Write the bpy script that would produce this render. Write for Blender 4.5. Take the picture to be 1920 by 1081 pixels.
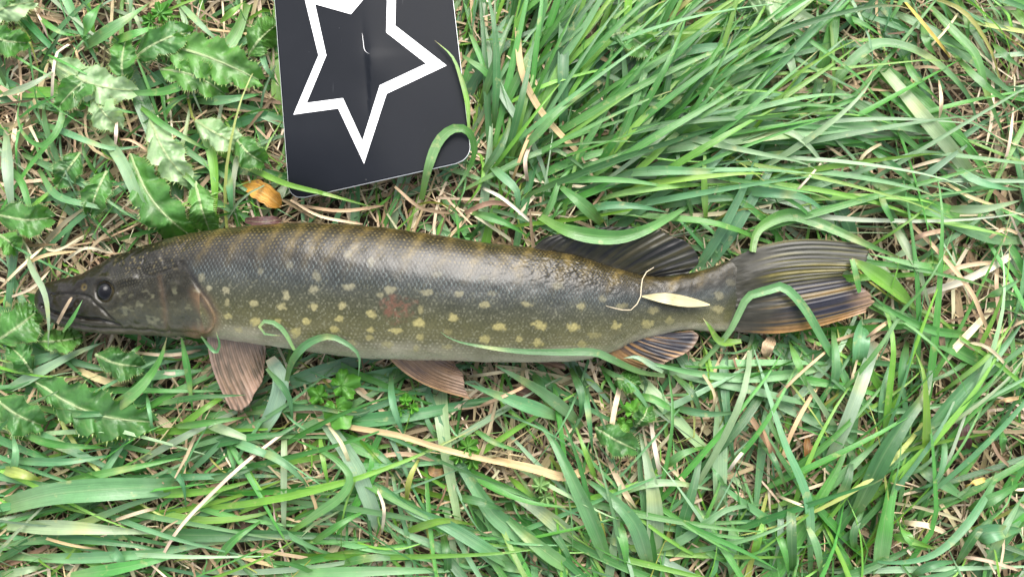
import bpy, math, random
import numpy as np
from mathutils import Vector

for o in list(bpy.data.objects):
    bpy.data.objects.remove(o)
scene = bpy.context.scene
C = scene.collection
rng = np.random.default_rng(7)
random.seed(7)
R = math.radians

# ------------------------------------------------------------------ camera
CAM_H, TILT, HFOV = 0.600, R(4.0), R(66.0)
cam_d = bpy.data.cameras.new('camera')
cam_d.sensor_width = 36.0
cam_d.angle = HFOV
cam_d.clip_start = 0.01
cam_d.clip_end = 200.0
cam = bpy.data.objects.new('camera', cam_d)
C.objects.link(cam)
CAM_P = np.array([0.0, -math.tan(TILT) * (CAM_H - 0.03), CAM_H])
cam.location = CAM_P
cam.rotation_euler = (TILT, 0, 0)
scene.camera = cam
scene.render.resolution_x, scene.render.resolution_y = 1024, 576

# ------------------------------------------------------------------ world, sun, exposure
SUN_EL, SUN_AZ = R(50.0), R(12.0)          # azimuth clockwise from +Y
w = bpy.data.worlds.new('World')
scene.world = w
w.use_nodes = True
nt = w.node_tree
nt.nodes.clear()
wo = nt.nodes.new('ShaderNodeOutputWorld')
bg = nt.nodes.new('ShaderNodeBackground')
sky = nt.nodes.new('ShaderNodeTexSky')
sky.sky_type = 'NISHITA'
sky.sun_disc = False
sky.sun_elevation = SUN_EL
sky.sun_rotation = SUN_AZ
sky.air_density = 1.0
sky.dust_density = 4.0
hs = nt.nodes.new('ShaderNodeHueSaturation')
hs.inputs['Saturation'].default_value = 0.42
nt.links.new(sky.outputs[0], hs.inputs['Color'])
nt.links.new(hs.outputs[0], bg.inputs['Color'])
bg.inputs['Strength'].default_value = 0.15
nt.links.new(bg.outputs[0], wo.inputs['Surface'])
sd = bpy.data.lights.new('sun', 'SUN')
sd.energy = 1.5
sd.angle = R(48.0)
sd.color = (1.0, 0.97, 0.91)
sun = bpy.data.objects.new('sun', sd)
C.objects.link(sun)
sdir = Vector((math.sin(SUN_AZ) * math.cos(SUN_EL), math.cos(SUN_AZ) * math.cos(SUN_EL), math.sin(SUN_EL)))
sun.rotation_euler = sdir.to_track_quat('Z', 'Y').to_euler()
sun.location = (0.3, 1.5, 3)
scene.view_settings.view_transform = 'Standard'
scene.view_settings.look = 'None'
scene.view_settings.gamma = 1.0
scene.view_settings.exposure = 1.6

# ------------------------------------------------------------------ helpers
FPX = 960.0 / math.tan(HFOV / 2)
ct, st = math.cos(TILT), math.sin(TILT)


def U(px, py, z):
    """point of the photograph's plan at height z -> ground x, y in metres"""
    px = np.asarray(px, float); py = np.asarray(py, float); z = np.asarray(z, float)
    dx = (px - 960.0) / FPX
    dy = (540.5 - py) / FPX
    wy = dy * ct + st
    wz = dy * st - ct
    t = (z - CAM_P[2]) / wz
    return dx * t, CAM_P[1] + wy * t


MM = (CAM_H - 0.035) / FPX                  # metres per photo pixel at mid height


def fc(c):
    return np.asarray(c, float)


def hash2(ix, iy, seed):
    h = (ix.astype(np.int64) * 374761393 + iy.astype(np.int64) * 668265263 + seed * 974711) & 0x7fffffff
    h = ((h ^ (h >> 13)) * 1274126177) & 0x7fffffff
    h = h ^ (h >> 16)
    return (h & 0xffff) / 65535.0


def vnoise(x, y, seed=0):
    x = np.asarray(x, float); y = np.asarray(y, float)
    ix = np.floor(x); iy = np.floor(y)
    fx = x - ix; fy = y - iy
    fx = fx * fx * (3 - 2 * fx); fy = fy * fy * (3 - 2 * fy)
    a = hash2(ix, iy, seed); b = hash2(ix + 1, iy, seed)
    c = hash2(ix, iy + 1, seed); d = hash2(ix + 1, iy + 1, seed)
    return (a * (1 - fx) + b * fx) * (1 - fy) + (c * (1 - fx) + d * fx) * fy


def fbm(x, y, seed=0, o=3):
    r = 0; a = 0.5; t = 0
    for i in range(o):
        r = r + a * vnoise(x * 2 ** i, y * 2 ** i, seed + i * 17); t += a; a *= 0.5
    return r / t


def sstep(a, b, x):
    t = np.clip((x - a) / (b - a), 0, 1)
    return t * t * (3 - 2 * t)


def mixc(a, b, t):
    t = np.asarray(t)[..., None]
    return a * (1 - t) + b * t


def mesh(name, V, F, uv=None, col=None, smooth=True):
    V = np.ascontiguousarray(np.asarray(V, np.float32).reshape(-1, 3))
    F = np.ascontiguousarray(np.asarray(F, np.int32))
    n, k = F.shape
    me = bpy.data.meshes.new(name)
    me.vertices.add(len(V)); me.vertices.foreach_set('co', V.ravel())
    me.loops.add(n * k); me.loops.foreach_set('vertex_index', F.ravel())
    me.polygons.add(n)
    me.polygons.foreach_set('loop_start', np.arange(0, n * k, k, dtype=np.int32))
    if smooth:
        me.polygons.foreach_set('use_smooth', np.ones(n, bool))
    if uv is not None:
        ul = me.uv_layers.new(name='UVMap')
        uvl = np.asarray(uv, np.float32).reshape(-1, 2)[F.ravel()]
        ul.data.foreach_set('uv', uvl.ravel())
    if col is not None:
        col = np.asarray(col, np.float32).reshape(-1, col.shape[-1])
        if col.shape[1] == 3:
            col = np.concatenate([col, np.ones((len(col), 1), np.float32)], 1)
        at = me.color_attributes.new('col', 'FLOAT_COLOR', 'POINT')
        at.data.foreach_set('color', np.ascontiguousarray(col).ravel())
    me.update(calc_edges=True)
    me.validate()
    return me


def obj(name, me, mat, parent=None, label=None, cat=None, group=None, kind=None):
    o = bpy.data.objects.new(name, me)
    C.objects.link(o)
    if mat is not None and me is not None:
        me.materials.clear(); me.materials.append(mat)
    if parent is not None:
        o.parent = parent
    if label: o['label'] = label
    if cat: o['category'] = cat
    if group: o['group'] = group
    if kind: o['kind'] = kind
    return o


def recentre(o, p=None):
    """put the object's origin on its own base without moving it"""
    me = o.data
    n = len(me.vertices)
    a = np.empty(n * 3, np.float32); me.vertices.foreach_get('co', a)
    a = a.reshape(-1, 3)
    c = p if p is not None else np.array([a[:, 0].mean(), a[:, 1].mean(), a[:, 2].min()])
    a -= np.asarray(c, np.float32)
    me.vertices.foreach_set('co', a.ravel()); me.update()
    o.location = Vector([float(v) for v in c])


def grid_faces(nu, nv, off=0, closed=False):
    i = np.arange(nu - 1)[:, None]; j = np.arange(nv - 1 if not closed else nv)[None, :]
    jn = (j + 1) % nv
    a = i * nv + j; b = i * nv + jn; c = (i + 1) * nv + jn; d = (i + 1) * nv + j
    return (np.stack([a, b, c, d], -1).reshape(-1, 4) + off)


def pchip(xs, ys, x):
    xs = np.asarray(xs, float); ys = np.asarray(ys, float)
    h = np.diff(xs); d = np.diff(ys) / h
    m = np.zeros_like(ys)
    m[0], m[-1] = d[0], d[-1]
    for i in range(1, len(xs) - 1):
        if d[i - 1] * d[i] > 0:
            w1 = 2 * h[i] + h[i - 1]; w2 = h[i] + 2 * h[i - 1]
            m[i] = (w1 + w2) / (w1 / d[i - 1] + w2 / d[i])
    k = np.clip(np.searchsorted(xs, x) - 1, 0, len(h) - 1)
    t = (x - xs[k]) / h[k]
    t2 = t * t; t3 = t2 * t
    return ((2 * t3 - 3 * t2 + 1) * ys[k] + (t3 - 2 * t2 + t) * h[k] * m[k]
            + (-2 * t3 + 3 * t2) * ys[k + 1] + (t3 - t2) * h[k] * m[k + 1])


def catmull(P, n):
    P = np.asarray(P, float)
    d = np.r_[0, np.cumsum(np.sqrt((np.diff(P[:, :2], axis=0) ** 2).sum(1)) + 1e-9)]
    s = np.linspace(0, d[-1], n)
    if len(P) == 2:
        return np.stack([np.interp(s, d, P[:, k]) for k in range(P.shape[1])], 1)
    T = np.zeros_like(P)
    T[1:-1] = (P[2:] - P[:-2]) / (d[2:] - d[:-2])[:, None]
    T[0] = (P[1] - P[0]) / (d[1] - d[0]); T[-1] = (P[-1] - P[-2]) / (d[-1] - d[-2])
    k = np.clip(np.searchsorted(d, s) - 1, 0, len(d) - 2)
    h = (d[k + 1] - d[k]); t = (s - d[k]) / h
    t = t[:, None]; h = h[:, None]
    return ((2 * t ** 3 - 3 * t ** 2 + 1) * P[k] + (t ** 3 - 2 * t ** 2 + t) * h * T[k]
            + (-2 * t ** 3 + 3 * t ** 2) * P[k + 1] + (t ** 3 - t ** 2) * h * T[k + 1])


# ------------------------------------------------------------------ materials
def newmat(name):
    m = bpy.data.materials.new(name); m.use_nodes = True
    nt = m.node_tree; nt.nodes.clear()
    out = nt.nodes.new('ShaderNodeOutputMaterial')
    b = nt.nodes.new('ShaderNodeBsdfPrincipled')
    nt.links.new(b.outputs[0], out.inputs['Surface'])
    return m, nt, b, out


def N(nt, t, **kw):
    n = nt.nodes.new(t)
    for k, v in kw.items():
        setattr(n, k, v)
    return n


def math_n(nt, op, a, b=None, c=None):
    n = N(nt, 'ShaderNodeMath', operation=op)
    for i, v in enumerate((a, b, c)):
        if v is None: continue
        if isinstance(v, (int, float)): n.inputs[i].default_value = v
        else: nt.links.new(v, n.inputs[i])
    return n.outputs[0]


def mix_n(nt, fac, a, b, mode='MIX'):
    n = N(nt, 'ShaderNodeMix', data_type='RGBA', blend_type=mode)
    for i, v in ((0, fac), (6, a), (7, b)):
        if isinstance(v, (int, float)): n.inputs[i].default_value = v
        elif isinstance(v, tuple): n.inputs[i].default_value = v
        else: nt.links.new(v, n.inputs[i])
    return n.outputs[2]


def noise_n(nt, scale, detail=3, vec=None, rough=0.55):
    n = N(nt, 'ShaderNodeTexNoise')
    n.inputs['Scale'].default_value = scale
    n.inputs['Detail'].default_value = detail
    n.inputs['Roughness'].default_value = rough
    if vec is not None: nt.links.new(vec, n.inputs['Vector'])
    return n.outputs['Fac']


def ramp_n(nt, fac, stops):
    n = N(nt, 'ShaderNodeValToRGB')
    e = n.color_ramp.elements
    while len(e) < len(stops): e.new(0.5)
    for el, (p, c) in zip(e, stops):
        el.position = p; el.color = (*c, 1) if len(c) == 3 else c
    nt.links.new(fac, n.inputs['Fac'])
    return n.outputs['Color']


def leafmat(name, transl=0.36, rough=0.42, veins=9.0, vein_amt=0.22, midrib=0.25, spec=0.5, patch=0.35,
            patch_col=(0.42, 0.40, 0.16), tcol=(1.1, 1.25, 0.6), bump=0.25):
    m, nt, b, out = newmat(name)
    at = N(nt, 'ShaderNodeAttribute', attribute_name='col')
    uv = N(nt, 'ShaderNodeTexCoord')
    geo = N(nt, 'ShaderNodeNewGeometry')
    sep = N(nt, 'ShaderNodeSeparateXYZ')
    nt.links.new(uv.outputs['UV'], sep.inputs[0])
    u = sep.outputs[0]
    oi = N(nt, 'ShaderNodeObjectInfo')
    cmb = N(nt, 'ShaderNodeCombineXYZ')
    nt.links.new(math_n(nt, 'MULTIPLY', u, veins * 2.2), cmb.inputs[0])
    nt.links.new(math_n(nt, 'MULTIPLY', sep.outputs[1], 2.5), cmb.inputs[1])
    nt.links.new(math_n(nt, 'MULTIPLY', oi.outputs['Random'], 60.0), cmb.inputs[2])
    wv = math_n(nt, 'MULTIPLY', math_n(nt, 'SUBTRACT', noise_n(nt, 1.0, 3, cmb.outputs[0], 0.6), 0.5), 3.6)
    fac = math_n(nt, 'MULTIPLY_ADD', wv, vein_amt, 1.0)
    pos = geo.outputs['Position']
    n1 = noise_n(nt, 55, 4, pos)
    fac2 = math_n(nt, 'MULTIPLY', fac, math_n(nt, 'MULTIPLY_ADD', n1, 0.7, 0.65))
    rgb = N(nt, 'ShaderNodeCombineColor')
    for i in range(3): nt.links.new(fac2, rgb.inputs[i])
    c = mix_n(nt, 1.0, at.outputs['Color'], rgb.outputs[0], 'MULTIPLY')
    mid = math_n(nt, 'SUBTRACT', 1.0, math_n(nt, 'MULTIPLY', math_n(nt, 'ABSOLUTE', math_n(nt, 'SUBTRACT', u, 0.5)), 14.0))
    mid = math_n(nt, 'MULTIPLY', math_n(nt, 'MAXIMUM', mid, 0.0), midrib)
    c = mix_n(nt, mid, c, mix_n(nt, 0.6, c, (0.35, 0.42, 0.22, 1)))
    # worn / yellowed patches stretched along the blade
    n2 = noise_n(nt, 120, 3, pos, 0.6)
    pm = N(nt, 'ShaderNodeMapRange'); pm.inputs[1].default_value = 0.62; pm.inputs[2].default_value = 0.74
    nt.links.new(n2, pm.inputs[0])
    c = mix_n(nt, math_n(nt, 'MULTIPLY', pm.outputs[0], patch), c, (*patch_col, 1))
    nt.links.new(c, b.inputs['Base Color'])
    rr = math_n(nt, 'MULTIPLY_ADD', n1, 0.3, rough - 0.15)
    nt.links.new(rr, b.inputs['Roughness'])
    b.inputs['Specular IOR Level'].default_value = spec
    bp = N(nt, 'ShaderNodeBump'); bp.inputs['Strength'].default_value = bump; bp.inputs['Distance'].default_value = 0.0006
    nt.links.new(math_n(nt, 'ADD', wv, math_n(nt, 'MULTIPLY', noise_n(nt, 260, 2, pos), 2.0)), bp.inputs['Height'])
    nt.links.new(bp.outputs[0], b.inputs['Normal'])
    if transl > 0:
        tr = N(nt, 'ShaderNodeBsdfTranslucent')
        tc = mix_n(nt, 1.0, c, (*tcol, 1), 'MULTIPLY')
        nt.links.new(tc, tr.inputs['Color'])
        ms = N(nt, 'ShaderNodeMixShader'); ms.inputs[0].default_value = transl
        nt.links.new(b.outputs[0], ms.inputs[1]); nt.links.new(tr.outputs[0], ms.inputs[2])
        nt.links.new(ms.outputs[0], out.inputs['Surface'])
    return m


M_BLADE = leafmat('grass_blade_material', rough=0.33, patch=0.5, spec=0.7)
M_FINE = leafmat('grass_mat_material', veins=4.0, vein_amt=0.2, rough=0.38, spec=0.65, patch=0.5)
M_STRAW = leafmat('straw_material', transl=0.12, rough=0.6, veins=3.0, vein_amt=0.22, midrib=0.0, spec=0.3,
                  patch=0.35, patch_col=(0.16, 0.10, 0.06), tcol=(1.0, 0.9, 0.7))
M_THISTLE = leafmat('thistle_leaf_material', rough=0.40, veins=1.0, vein_amt=0.0, midrib=0.9, patch=0.12, bump=0.5)
M_HERB = leafmat('herb_leaf_material', rough=0.45, veins=1.0, vein_amt=0.0, midrib=0.5, patch=0.08, bump=0.4)
M_DEAD = leafmat('dead_leaf_material', transl=0.1, rough=0.55, veins=4.0, vein_amt=0.35, midrib=0.3, patch=0.8,
                 patch_col=(0.13, 0.06, 0.03), tcol=(1, .8, .5), bump=0.5)

# fish skin
M_SKIN, nt, b, out = newmat('pike_skin_material')
at = N(nt, 'ShaderNodeAttribute', attribute_name='col')
geo = N(nt, 'ShaderNodeNewGeometry')
nz = noise_n(nt, 900, 3, geo.outputs['Position'])
nz2 = noise_n(nt, 60, 4, geo.outputs['Position'])
f = math_n(nt, 'MULTIPLY', math_n(nt, 'MULTIPLY_ADD', nz, 0.7, 0.65), math_n(nt, 'MULTIPLY_ADD', nz2, 0.5, 0.75))
rgb = N(nt, 'ShaderNodeCombineColor')
for i in range(3): nt.links.new(f, rgb.inputs[i])
nt.links.new(mix_n(nt, 1.0, at.outputs['Color'], rgb.outputs[0], 'MULTIPLY'), b.inputs['Base Color'])
nt.links.new(math_n(nt, 'MULTIPLY_ADD', nz2, 0.30, 0.14), b.inputs['Roughness'])
b.inputs['Specular IOR Level'].default_value = 0.26
b.inputs['Coat Weight'].default_value = 0.08
b.inputs['Coat Roughness'].default_value = 0.16
bp = N(nt, 'ShaderNodeBump'); bp.inputs['Strength'].default_value = 0.25; bp.inputs['Distance'].default_value = 0.0005
nt.links.new(nz, bp.inputs['Height']); nt.links.new(bp.outputs[0], b.inputs['Normal'])

# fins
M_FIN, nt, b, out = newmat('fin_membrane_material')
at = N(nt, 'ShaderNodeAttribute', attribute_name='col')
geo = N(nt, 'ShaderNodeNewGeometry')
nz2 = noise_n(nt, 180, 4, geo.outputs['Position'])
f = math_n(nt, 'MULTIPLY_ADD', nz2, 0.7, 0.38)
rgb = N(nt, 'ShaderNodeCombineColor')
for i in range(3): nt.links.new(f, rgb.inputs[i])
cc = mix_n(nt, 1.0, at.outputs['Color'], rgb.outputs[0], 'MULTIPLY')
nt.links.new(cc, b.inputs['Base Color'])
b.inputs['Roughness'].default_value = 0.40
b.inputs['Specular IOR Level'].default_value = 0.32
b.inputs['Coat Weight'].default_value = 0.06
b.inputs['Coat Roughness'].default_value = 0.2
tr = N(nt, 'ShaderNodeBsdfTranslucent'); nt.links.new(cc, tr.inputs['Color'])
ms = N(nt, 'ShaderNodeMixShader'); ms.inputs[0].default_value = 0.18
nt.links.new(b.outputs[0], ms.inputs[1]); nt.links.new(tr.outputs[0], ms.inputs[2])
nt.links.new(ms.outputs[0], out.inputs['Surface'])

M_EYE, nt, b, out = newmat('eye_material')
at = N(nt, 'ShaderNodeAttribute', attribute_name='col')
nt.links.new(at.outputs['Color'], b.inputs['Base Color'])
b.inputs['Roughness'].default_value = 0.06
b.inputs['Specular IOR Level'].default_value = 0.18
b.inputs['Coat Weight'].default_value = 0.0
b.inputs['Coat Roughness'].default_value = 0.02

# printed card
M_CARD, nt, b, out = newmat('black_card_material')
geo = N(nt, 'ShaderNodeNewGeometry')
n1 = noise_n(nt, 40, 4, geo.outputs['Position'])
n3 = noise_n(nt, 420, 2, geo.outputs['Position'])
mp = N(nt, 'ShaderNodeMapping'); mp.inputs['Scale'].default_value = (900, 60, 60); mp.inputs['Rotation'].default_value = (0, 0, 0.5)
nt.links.new(geo.outputs['Position'], mp.inputs[0])
sc = noise_n(nt, 1.0, 2, mp.outputs[0])
sm = N(nt, 'ShaderNodeMapRange'); sm.inputs[1].default_value = 0.74; sm.inputs[2].default_value = 0.80
nt.links.new(sc, sm.inputs[0])
sp = N(nt, 'ShaderNodeMapRange'); sp.inputs[1].default_value = 0.79; sp.inputs[2].default_value = 0.83
nt.links.new(n3, sp.inputs[0])
base = mix_n(nt, n1, (0.0066, 0.0078, 0.0102, 1), (0.0095, 0.0108, 0.0140, 1))
base = mix_n(nt, math_n(nt, 'MULTIPLY', sm.outputs[0], 0.10), base, (0.25, 0.25, 0.26, 1))
base = mix_n(nt, math_n(nt, 'MULTIPLY', sp.outputs[0], 0.35), base, (0.4, 0.4, 0.38, 1))
nt.links.new(base, b.inputs['Base Color'])
nt.links.new(math_n(nt, 'MULTIPLY_ADD', n1, 0.10, 0.40), b.inputs['Roughness'])
b.inputs['Specular IOR Level'].default_value = 0.07
M_WHITE, nt, b, out = newmat('white_print_material')
geo = N(nt, 'ShaderNodeNewGeometry')
n1 = noise_n(nt, 150, 4, geo.outputs['Position'])
nt.links.new(mix_n(nt, n1, (0.74, 0.74, 0.74, 1), (0.82, 0.82, 0.81, 1)), b.inputs['Base Color'])
b.inputs['Roughness'].default_value = 0.4

# soil
M_SOIL, nt, b, out = newmat('soil_material')
geo = N(nt, 'ShaderNodeNewGeometry')
p = geo.outputs['Position']
a = ramp_n(nt, noise_n(nt, 90, 6, p, 0.65), [(0.3, (0.020, 0.013, 0.008)), (0.55, (0.06, 0.038, 0.022)), (0.8, (0.15, 0.105, 0.06))])
far = ramp_n(nt, noise_n(nt, 7, 6, p, 0.7), [(0.35, (0.05, 0.09, 0.03)), (0.5, (0.08, 0.12, 0.045)), (0.7, (0.22, 0.18, 0.10))])
ln = N(nt, 'ShaderNodeVectorMath', operation='LENGTH'); nt.links.new(p, ln.inputs[0])
mr = N(nt, 'ShaderNodeMapRange'); mr.inputs[1].default_value = 1.0; mr.inputs[2].default_value = 1.6
nt.links.new(ln.outputs['Value'], mr.inputs[0])
nt.links.new(mix_n(nt, mr.outputs[0], a, far), b.inputs['Base Color'])
b.inputs['Roughness'].default_value = 0.9
bp = N(nt, 'ShaderNodeBump'); bp.inputs['Strength'].default_value = 0.8; bp.inputs['Distance'].default_value = 0.004
nt.links.new(noise_n(nt, 160, 5, p), bp.inputs['Height']); nt.links.new(bp.outputs[0], b.inputs['Normal'])

# ------------------------------------------------------------------ ground sheet
gx = np.unique(np.r_[-40, -20, -8, -4, np.linspace(-2, 2, 161), 4, 8, 20, 40])
X, Y = np.meshgrid(gx, gx, indexing='ij')
Z = (fbm(X * 9, Y * 9, 3, 4) - 0.5) * 0.012 - 0.006
Z = np.where(np.hypot(X, Y) > 2.4, -0.02, Z)
g = obj('ground', mesh('ground', np.stack([X, Y, Z], -1), grid_faces(len(gx), len(gx))), M_SOIL, kind='structure')

# ------------------------------------------------------------------ the pike
TAB = np.array([  # photo column, back line, belly line, half thickness (photo px)
    (66, 559, 562, 2), (70, 549, 573, 9), (78, 539, 585, 17), (90, 530, 597, 24), (110, 525, 608, 31), (140, 517, 616, 37), (168, 508, 621, 42),
    (195, 493, 624, 46), (226, 477, 626, 51), (289, 457, 628, 60), (370, 437, 631, 68), (429, 427, 637, 73), (500, 421, 648, 76),
    (560, 419, 656, 78), (611, 420, 662, 79), (707, 425, 671, 80), (774, 434, 673, 79), (851, 446, 676, 77), (925, 456, 678, 73),
    (1001, 464, 679, 68), (1086, 480, 674, 60), (1149, 499, 658, 52), (1186, 511, 640, 46), (1243, 517, 626, 39),
    (1290, 513, 618, 33), (1340, 499, 620, 24), (1375, 487, 621, 14), (1400, 486, 616, 9), (1424, 498, 602, 5), (1440, 518, 580, 3), (1448, 540, 556, 1.5)], float)
ZP = 0.036
FISH_Z0 = 0.012
th_w = TAB[:, 3] * MM
zc_w = np.maximum(FISH_Z0 + 0.92 * th_w, np.interp(TAB[:, 0], [66, 300, 900, 1200, 1446], [0.032, 0.034, 0.02, 0.02, 0.0195]))
xs_w, top_w = U(TAB[:, 0], TAB[:, 1], zc_w)
_, bot_w = U(TAB[:, 0], TAB[:, 2], zc_w)


def f_top(x): return pchip(xs_w, top_w, x)
def f_bot(x): return pchip(xs_w, bot_w, x)
def f_th(x): return pchip(xs_w, th_w, x)
def f_zc(x): return pchip(xs_w, zc_w, x)


NEXP = 2.35


def fish_z(x, y):
    x = np.clip(x, xs_w[0], xs_w[-1])
    a, bb, t = f_top(x), f_bot(x), f_th(x)
    f = np.clip(np.abs((y - (a + bb) / 2) / np.maximum((a - bb) / 2, 1e-5)), 0, 1)
    return f_zc(x) + t * (1 - f ** NEXP) ** (1 / NEXP)


def FX(px, py):
    """photo position of a mark on the flank -> x, y on the fish"""
    z = np.full(np.shape(px), 0.05)
    for _ in range(4):
        x, y = U(px, py, z); z = fish_z(x, y)
    return x, y


def seg_dist(x, y, pts, closed=False):
    """distance, signed side and parameter to a polyline given on the fish"""
    qx, qy = FX(np.array([p[0] for p in pts], float), np.array([p[1] for p in pts], float))
    P = catmull(np.stack([qx, qy], 1), 24)
    best = np.full(x.shape, 1e9); side = np.zeros(x.shape); par = np.zeros(x.shape)
    for i in range(len(P) - 1):
        d = P[i + 1] - P[i]
        t = np.clip(((x - P[i, 0]) * d[0] + (y - P[i, 1]) * d[1]) / (d @ d), 0, 1)
        ex = x - P[i, 0] - t * d[0]; ey = y - P[i, 1] - t * d[1]
        dd = np.hypot(ex, ey)
        s = np.sign(d[0] * (y - P[i, 1]) - d[1] * (x - P[i, 0]))
        m = dd < best
        best[m] = dd[m]; side[m] = s[m]; par[m] = (i + t[m]) / (len(P) - 1)
    return best, side, par


NS = 1250
sx = np.linspace(0, 1, NS)
sx = xs_w[0] + (xs_w[-1] - xs_w[0]) * (sx + 0.035 * np.sin(np.pi * sx) * 0 )
tt = np.r_[np.linspace(0, np.pi, 250), np.linspace(np.pi, 2 * np.pi, 52)[1:-1]]
# even out the arc length round the superellipse
_c, _s = np.cos(tt), np.sin(tt)
NT = len(tt)
A, B, T = f_top(sx), f_bot(sx), f_th(sx)
yc, hh = (A + B) / 2, (A - B) / 2
zc = f_zc(sx)
pc = np.sign(_c) * np.abs(_c) ** (2 / NEXP); ps = np.sign(_s) * np.abs(_s) ** (2 / NEXP)
PX = np.repeat(sx[:, None], NT, 1)
PY = yc[:, None] + hh[:, None] * pc[None]
PZ = zc[:, None] + T[:, None] * ps[None]
P3 = np.stack([PX, PY, PZ], -1)
du = np.gradient(P3, axis=0)
dv = np.roll(P3, -1, 1) - np.roll(P3, 1, 1)
nrm = np.cross(dv, du); nrm /= np.linalg.norm(nrm, axis=-1, keepdims=True) + 1e-12
if (nrm[NS // 2, 125, 2] < 0): nrm = -nrm
fpos = pc[None].repeat(NS, 0)                      # +1 back, -1 belly
upside = (np.arange(NT) < 250)[None].repeat(NS, 0)
pxq = np.interp(sx, xs_w, TAB[:, 0])[:, None].repeat(NT, 1)

# arc coordinate round the body
ds = np.linalg.norm(np.diff(P3, axis=1), axis=-1)
arc = np.concatenate([np.zeros((NS, 1)), np.cumsum(ds, 1)], 1)
half_len = arc[:, 249:250]
arcn = arc / half_len                               # 0 back .. 1 belly on the upper side
rows = 46.0
pitch = np.interp(sx, xs_w, np.maximum((top_w - bot_w), 0.03)) / 31.0
pitch = np.convolve(np.pad(pitch, 60, mode='edge'), np.ones(121) / 121, 'valid')
lc = np.cumsum(np.r_[0, np.diff(sx) / ((pitch[1:] + pitch[:-1]) / 2)])[:, None].repeat(NT, 1)
jit = (fbm(lc * 0.25, arcn * rows * 0.25, 11, 2) - 0.5)
wv = arcn * rows + jit * 1.2 + 0.02 * lc
row = np.floor(wv)
fy = wv - row - 0.5
lx = lc * 0.95 + (row % 2) * 0.5 + jit * 1.3
cell = np.floor(lx)
fx = lx - cell
rnd = hash2(cell, row, 5)
rnd2 = hash2(cell, row, 9)
edge = 0.80 - 0.9 * fy ** 2                          # rounded hind edge of each scale
bump_s = np.where(fx < edge, fx / 0.8, (1 - fx) / np.maximum(1 - edge, 0.05) * 0.9)
cres = np.exp(-((fx - edge) / 0.11) ** 2)
dot = np.exp(-(((fx - 0.55) / 0.20) ** 2 + (fy / 0.24) ** 2))

# head / body separation
HX, HY = PX, PY
gill = [(340, 492), (354, 515), (372, 545), (391, 572), (402, 598), (396, 618), (374, 634)]
gd, gs, gp = seg_dist(HX, HY, gill)
ahead = (gs > 0) == (seg_dist(np.array([FX(200, 560)[0]]), np.array([FX(200, 560)[1]]), gill)[1][0] > 0)
behind = ~ahead & (pxq > 300) | (pxq > 405)
behind_d = np.where(behind, gd, -gd)
body_m = sstep(0.0, 0.006, behind_d)
backm = sstep(290, 360, pxq) * sstep(0.40, 0.62, fpos)
scale_amt = np.maximum(body_m, backm)
cheek = np.exp(-(((pxq - 285) / 70) ** 2 + ((fpos - 0.28) / 0.33) ** 2))
scale_amt = np.maximum(scale_amt, np.clip(cheek * 1.1, 0, 0.7) * (1 - body_m))
tail_f = 1 - sstep(1360, 1420, pxq)
scale_amt = scale_amt * tail_f

disp = np.zeros_like(PX)
disp += (bump_s - 0.5) * 0.00011 * scale_amt * (0.45 + 0.75 * rnd) * (0.55 + 0.45 * sstep(0.55, 0.1, np.abs(fpos - 0.25)))
# slack of the skin
disp += (fbm(lc * 0.10, arcn * 5, 21, 3) - 0.5) * 0.0020 * sstep(90, 200, pxq) * sstep(1390, 1290, pxq)
disp += (fbm(lc * 0.5, arcn * 22, 31, 3) - 0.5) * 0.00030
disp += (fbm(PX * 130, PY * 130, 35, 3) - 0.5) * 0.0022 * sstep(420, 360, pxq) * sstep(75, 130, pxq)
# gill cover sits proud of the shoulder
flank = sstep(0.60, 0.30, fpos) * upside
bl_ = sstep(-0.0016, 0.0016, behind_d)
gill_step = (bl_ * (-np.exp(-gd / 0.006) * 0.0009) + (1 - bl_) * np.exp(-gd / 0.012) * 0.0009) * flank * sstep(0.05, 0.55, gp)
disp += gill_step
pre = [(300, 520), (306, 555), (310, 590), (316, 622)]
d2, s2, p2 = seg_dist(HX, HY, pre)
disp += -np.exp(-(d2 / 0.0016) ** 2) * 0.0007 * upside
# jaw and skull lines
mouth = [(76, 574), (105, 588), (150, 597), (195, 602), (222, 611)]
d3, s3, p3 = seg_dist(HX, HY, mouth)
disp += -np.exp(-(d3 / 0.0014) ** 2) * 0.0026 * upside
maxl = [(98, 552), (135, 551), (165, 556), (186, 574), (214, 600)]
d4, s4, p4 = seg_dist(HX, HY, maxl)
disp += -np.exp(-(d4 / 0.0012) ** 2) * 0.0011 * upside
jaw2 = [(112, 602), (160, 612), (225, 618), (300, 621), (372, 624)]
d5, s5, p5 = seg_dist(HX, HY, jaw2)
disp += -np.exp(-(d5 / 0.0012) ** 2) * 0.0012 * upside
skull = [(270, 487), (266, 503), (276, 516), (300, 512), (330, 500)]
d6, s6, p6 = seg_dist(HX, HY, skull)
disp += -np.exp(-(d6 / 0.0011) ** 2) * 0.0005 * upside
brow = [(150, 527), (185, 522), (222, 527), (250, 520)]
d7, s7, p7 = seg_dist(HX, HY, brow)
disp += np.exp(-(d7 / 0.0035) ** 2) * 0.0016 * upside
EX, EY = FX(197, 547)
EX, EY = float(EX), float(EY)
er = np.hypot((HX - EX) / 1.0, (HY - EY) / 1.08)
ER = 19.0 * MM
disp += np.where(upside, -sstep(ER * 1.1, ER * 0.4, er) * 0.0035 + np.exp(-((er - ER * 1.25) / 0.0022) ** 2) * 0.0008, 0)
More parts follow.
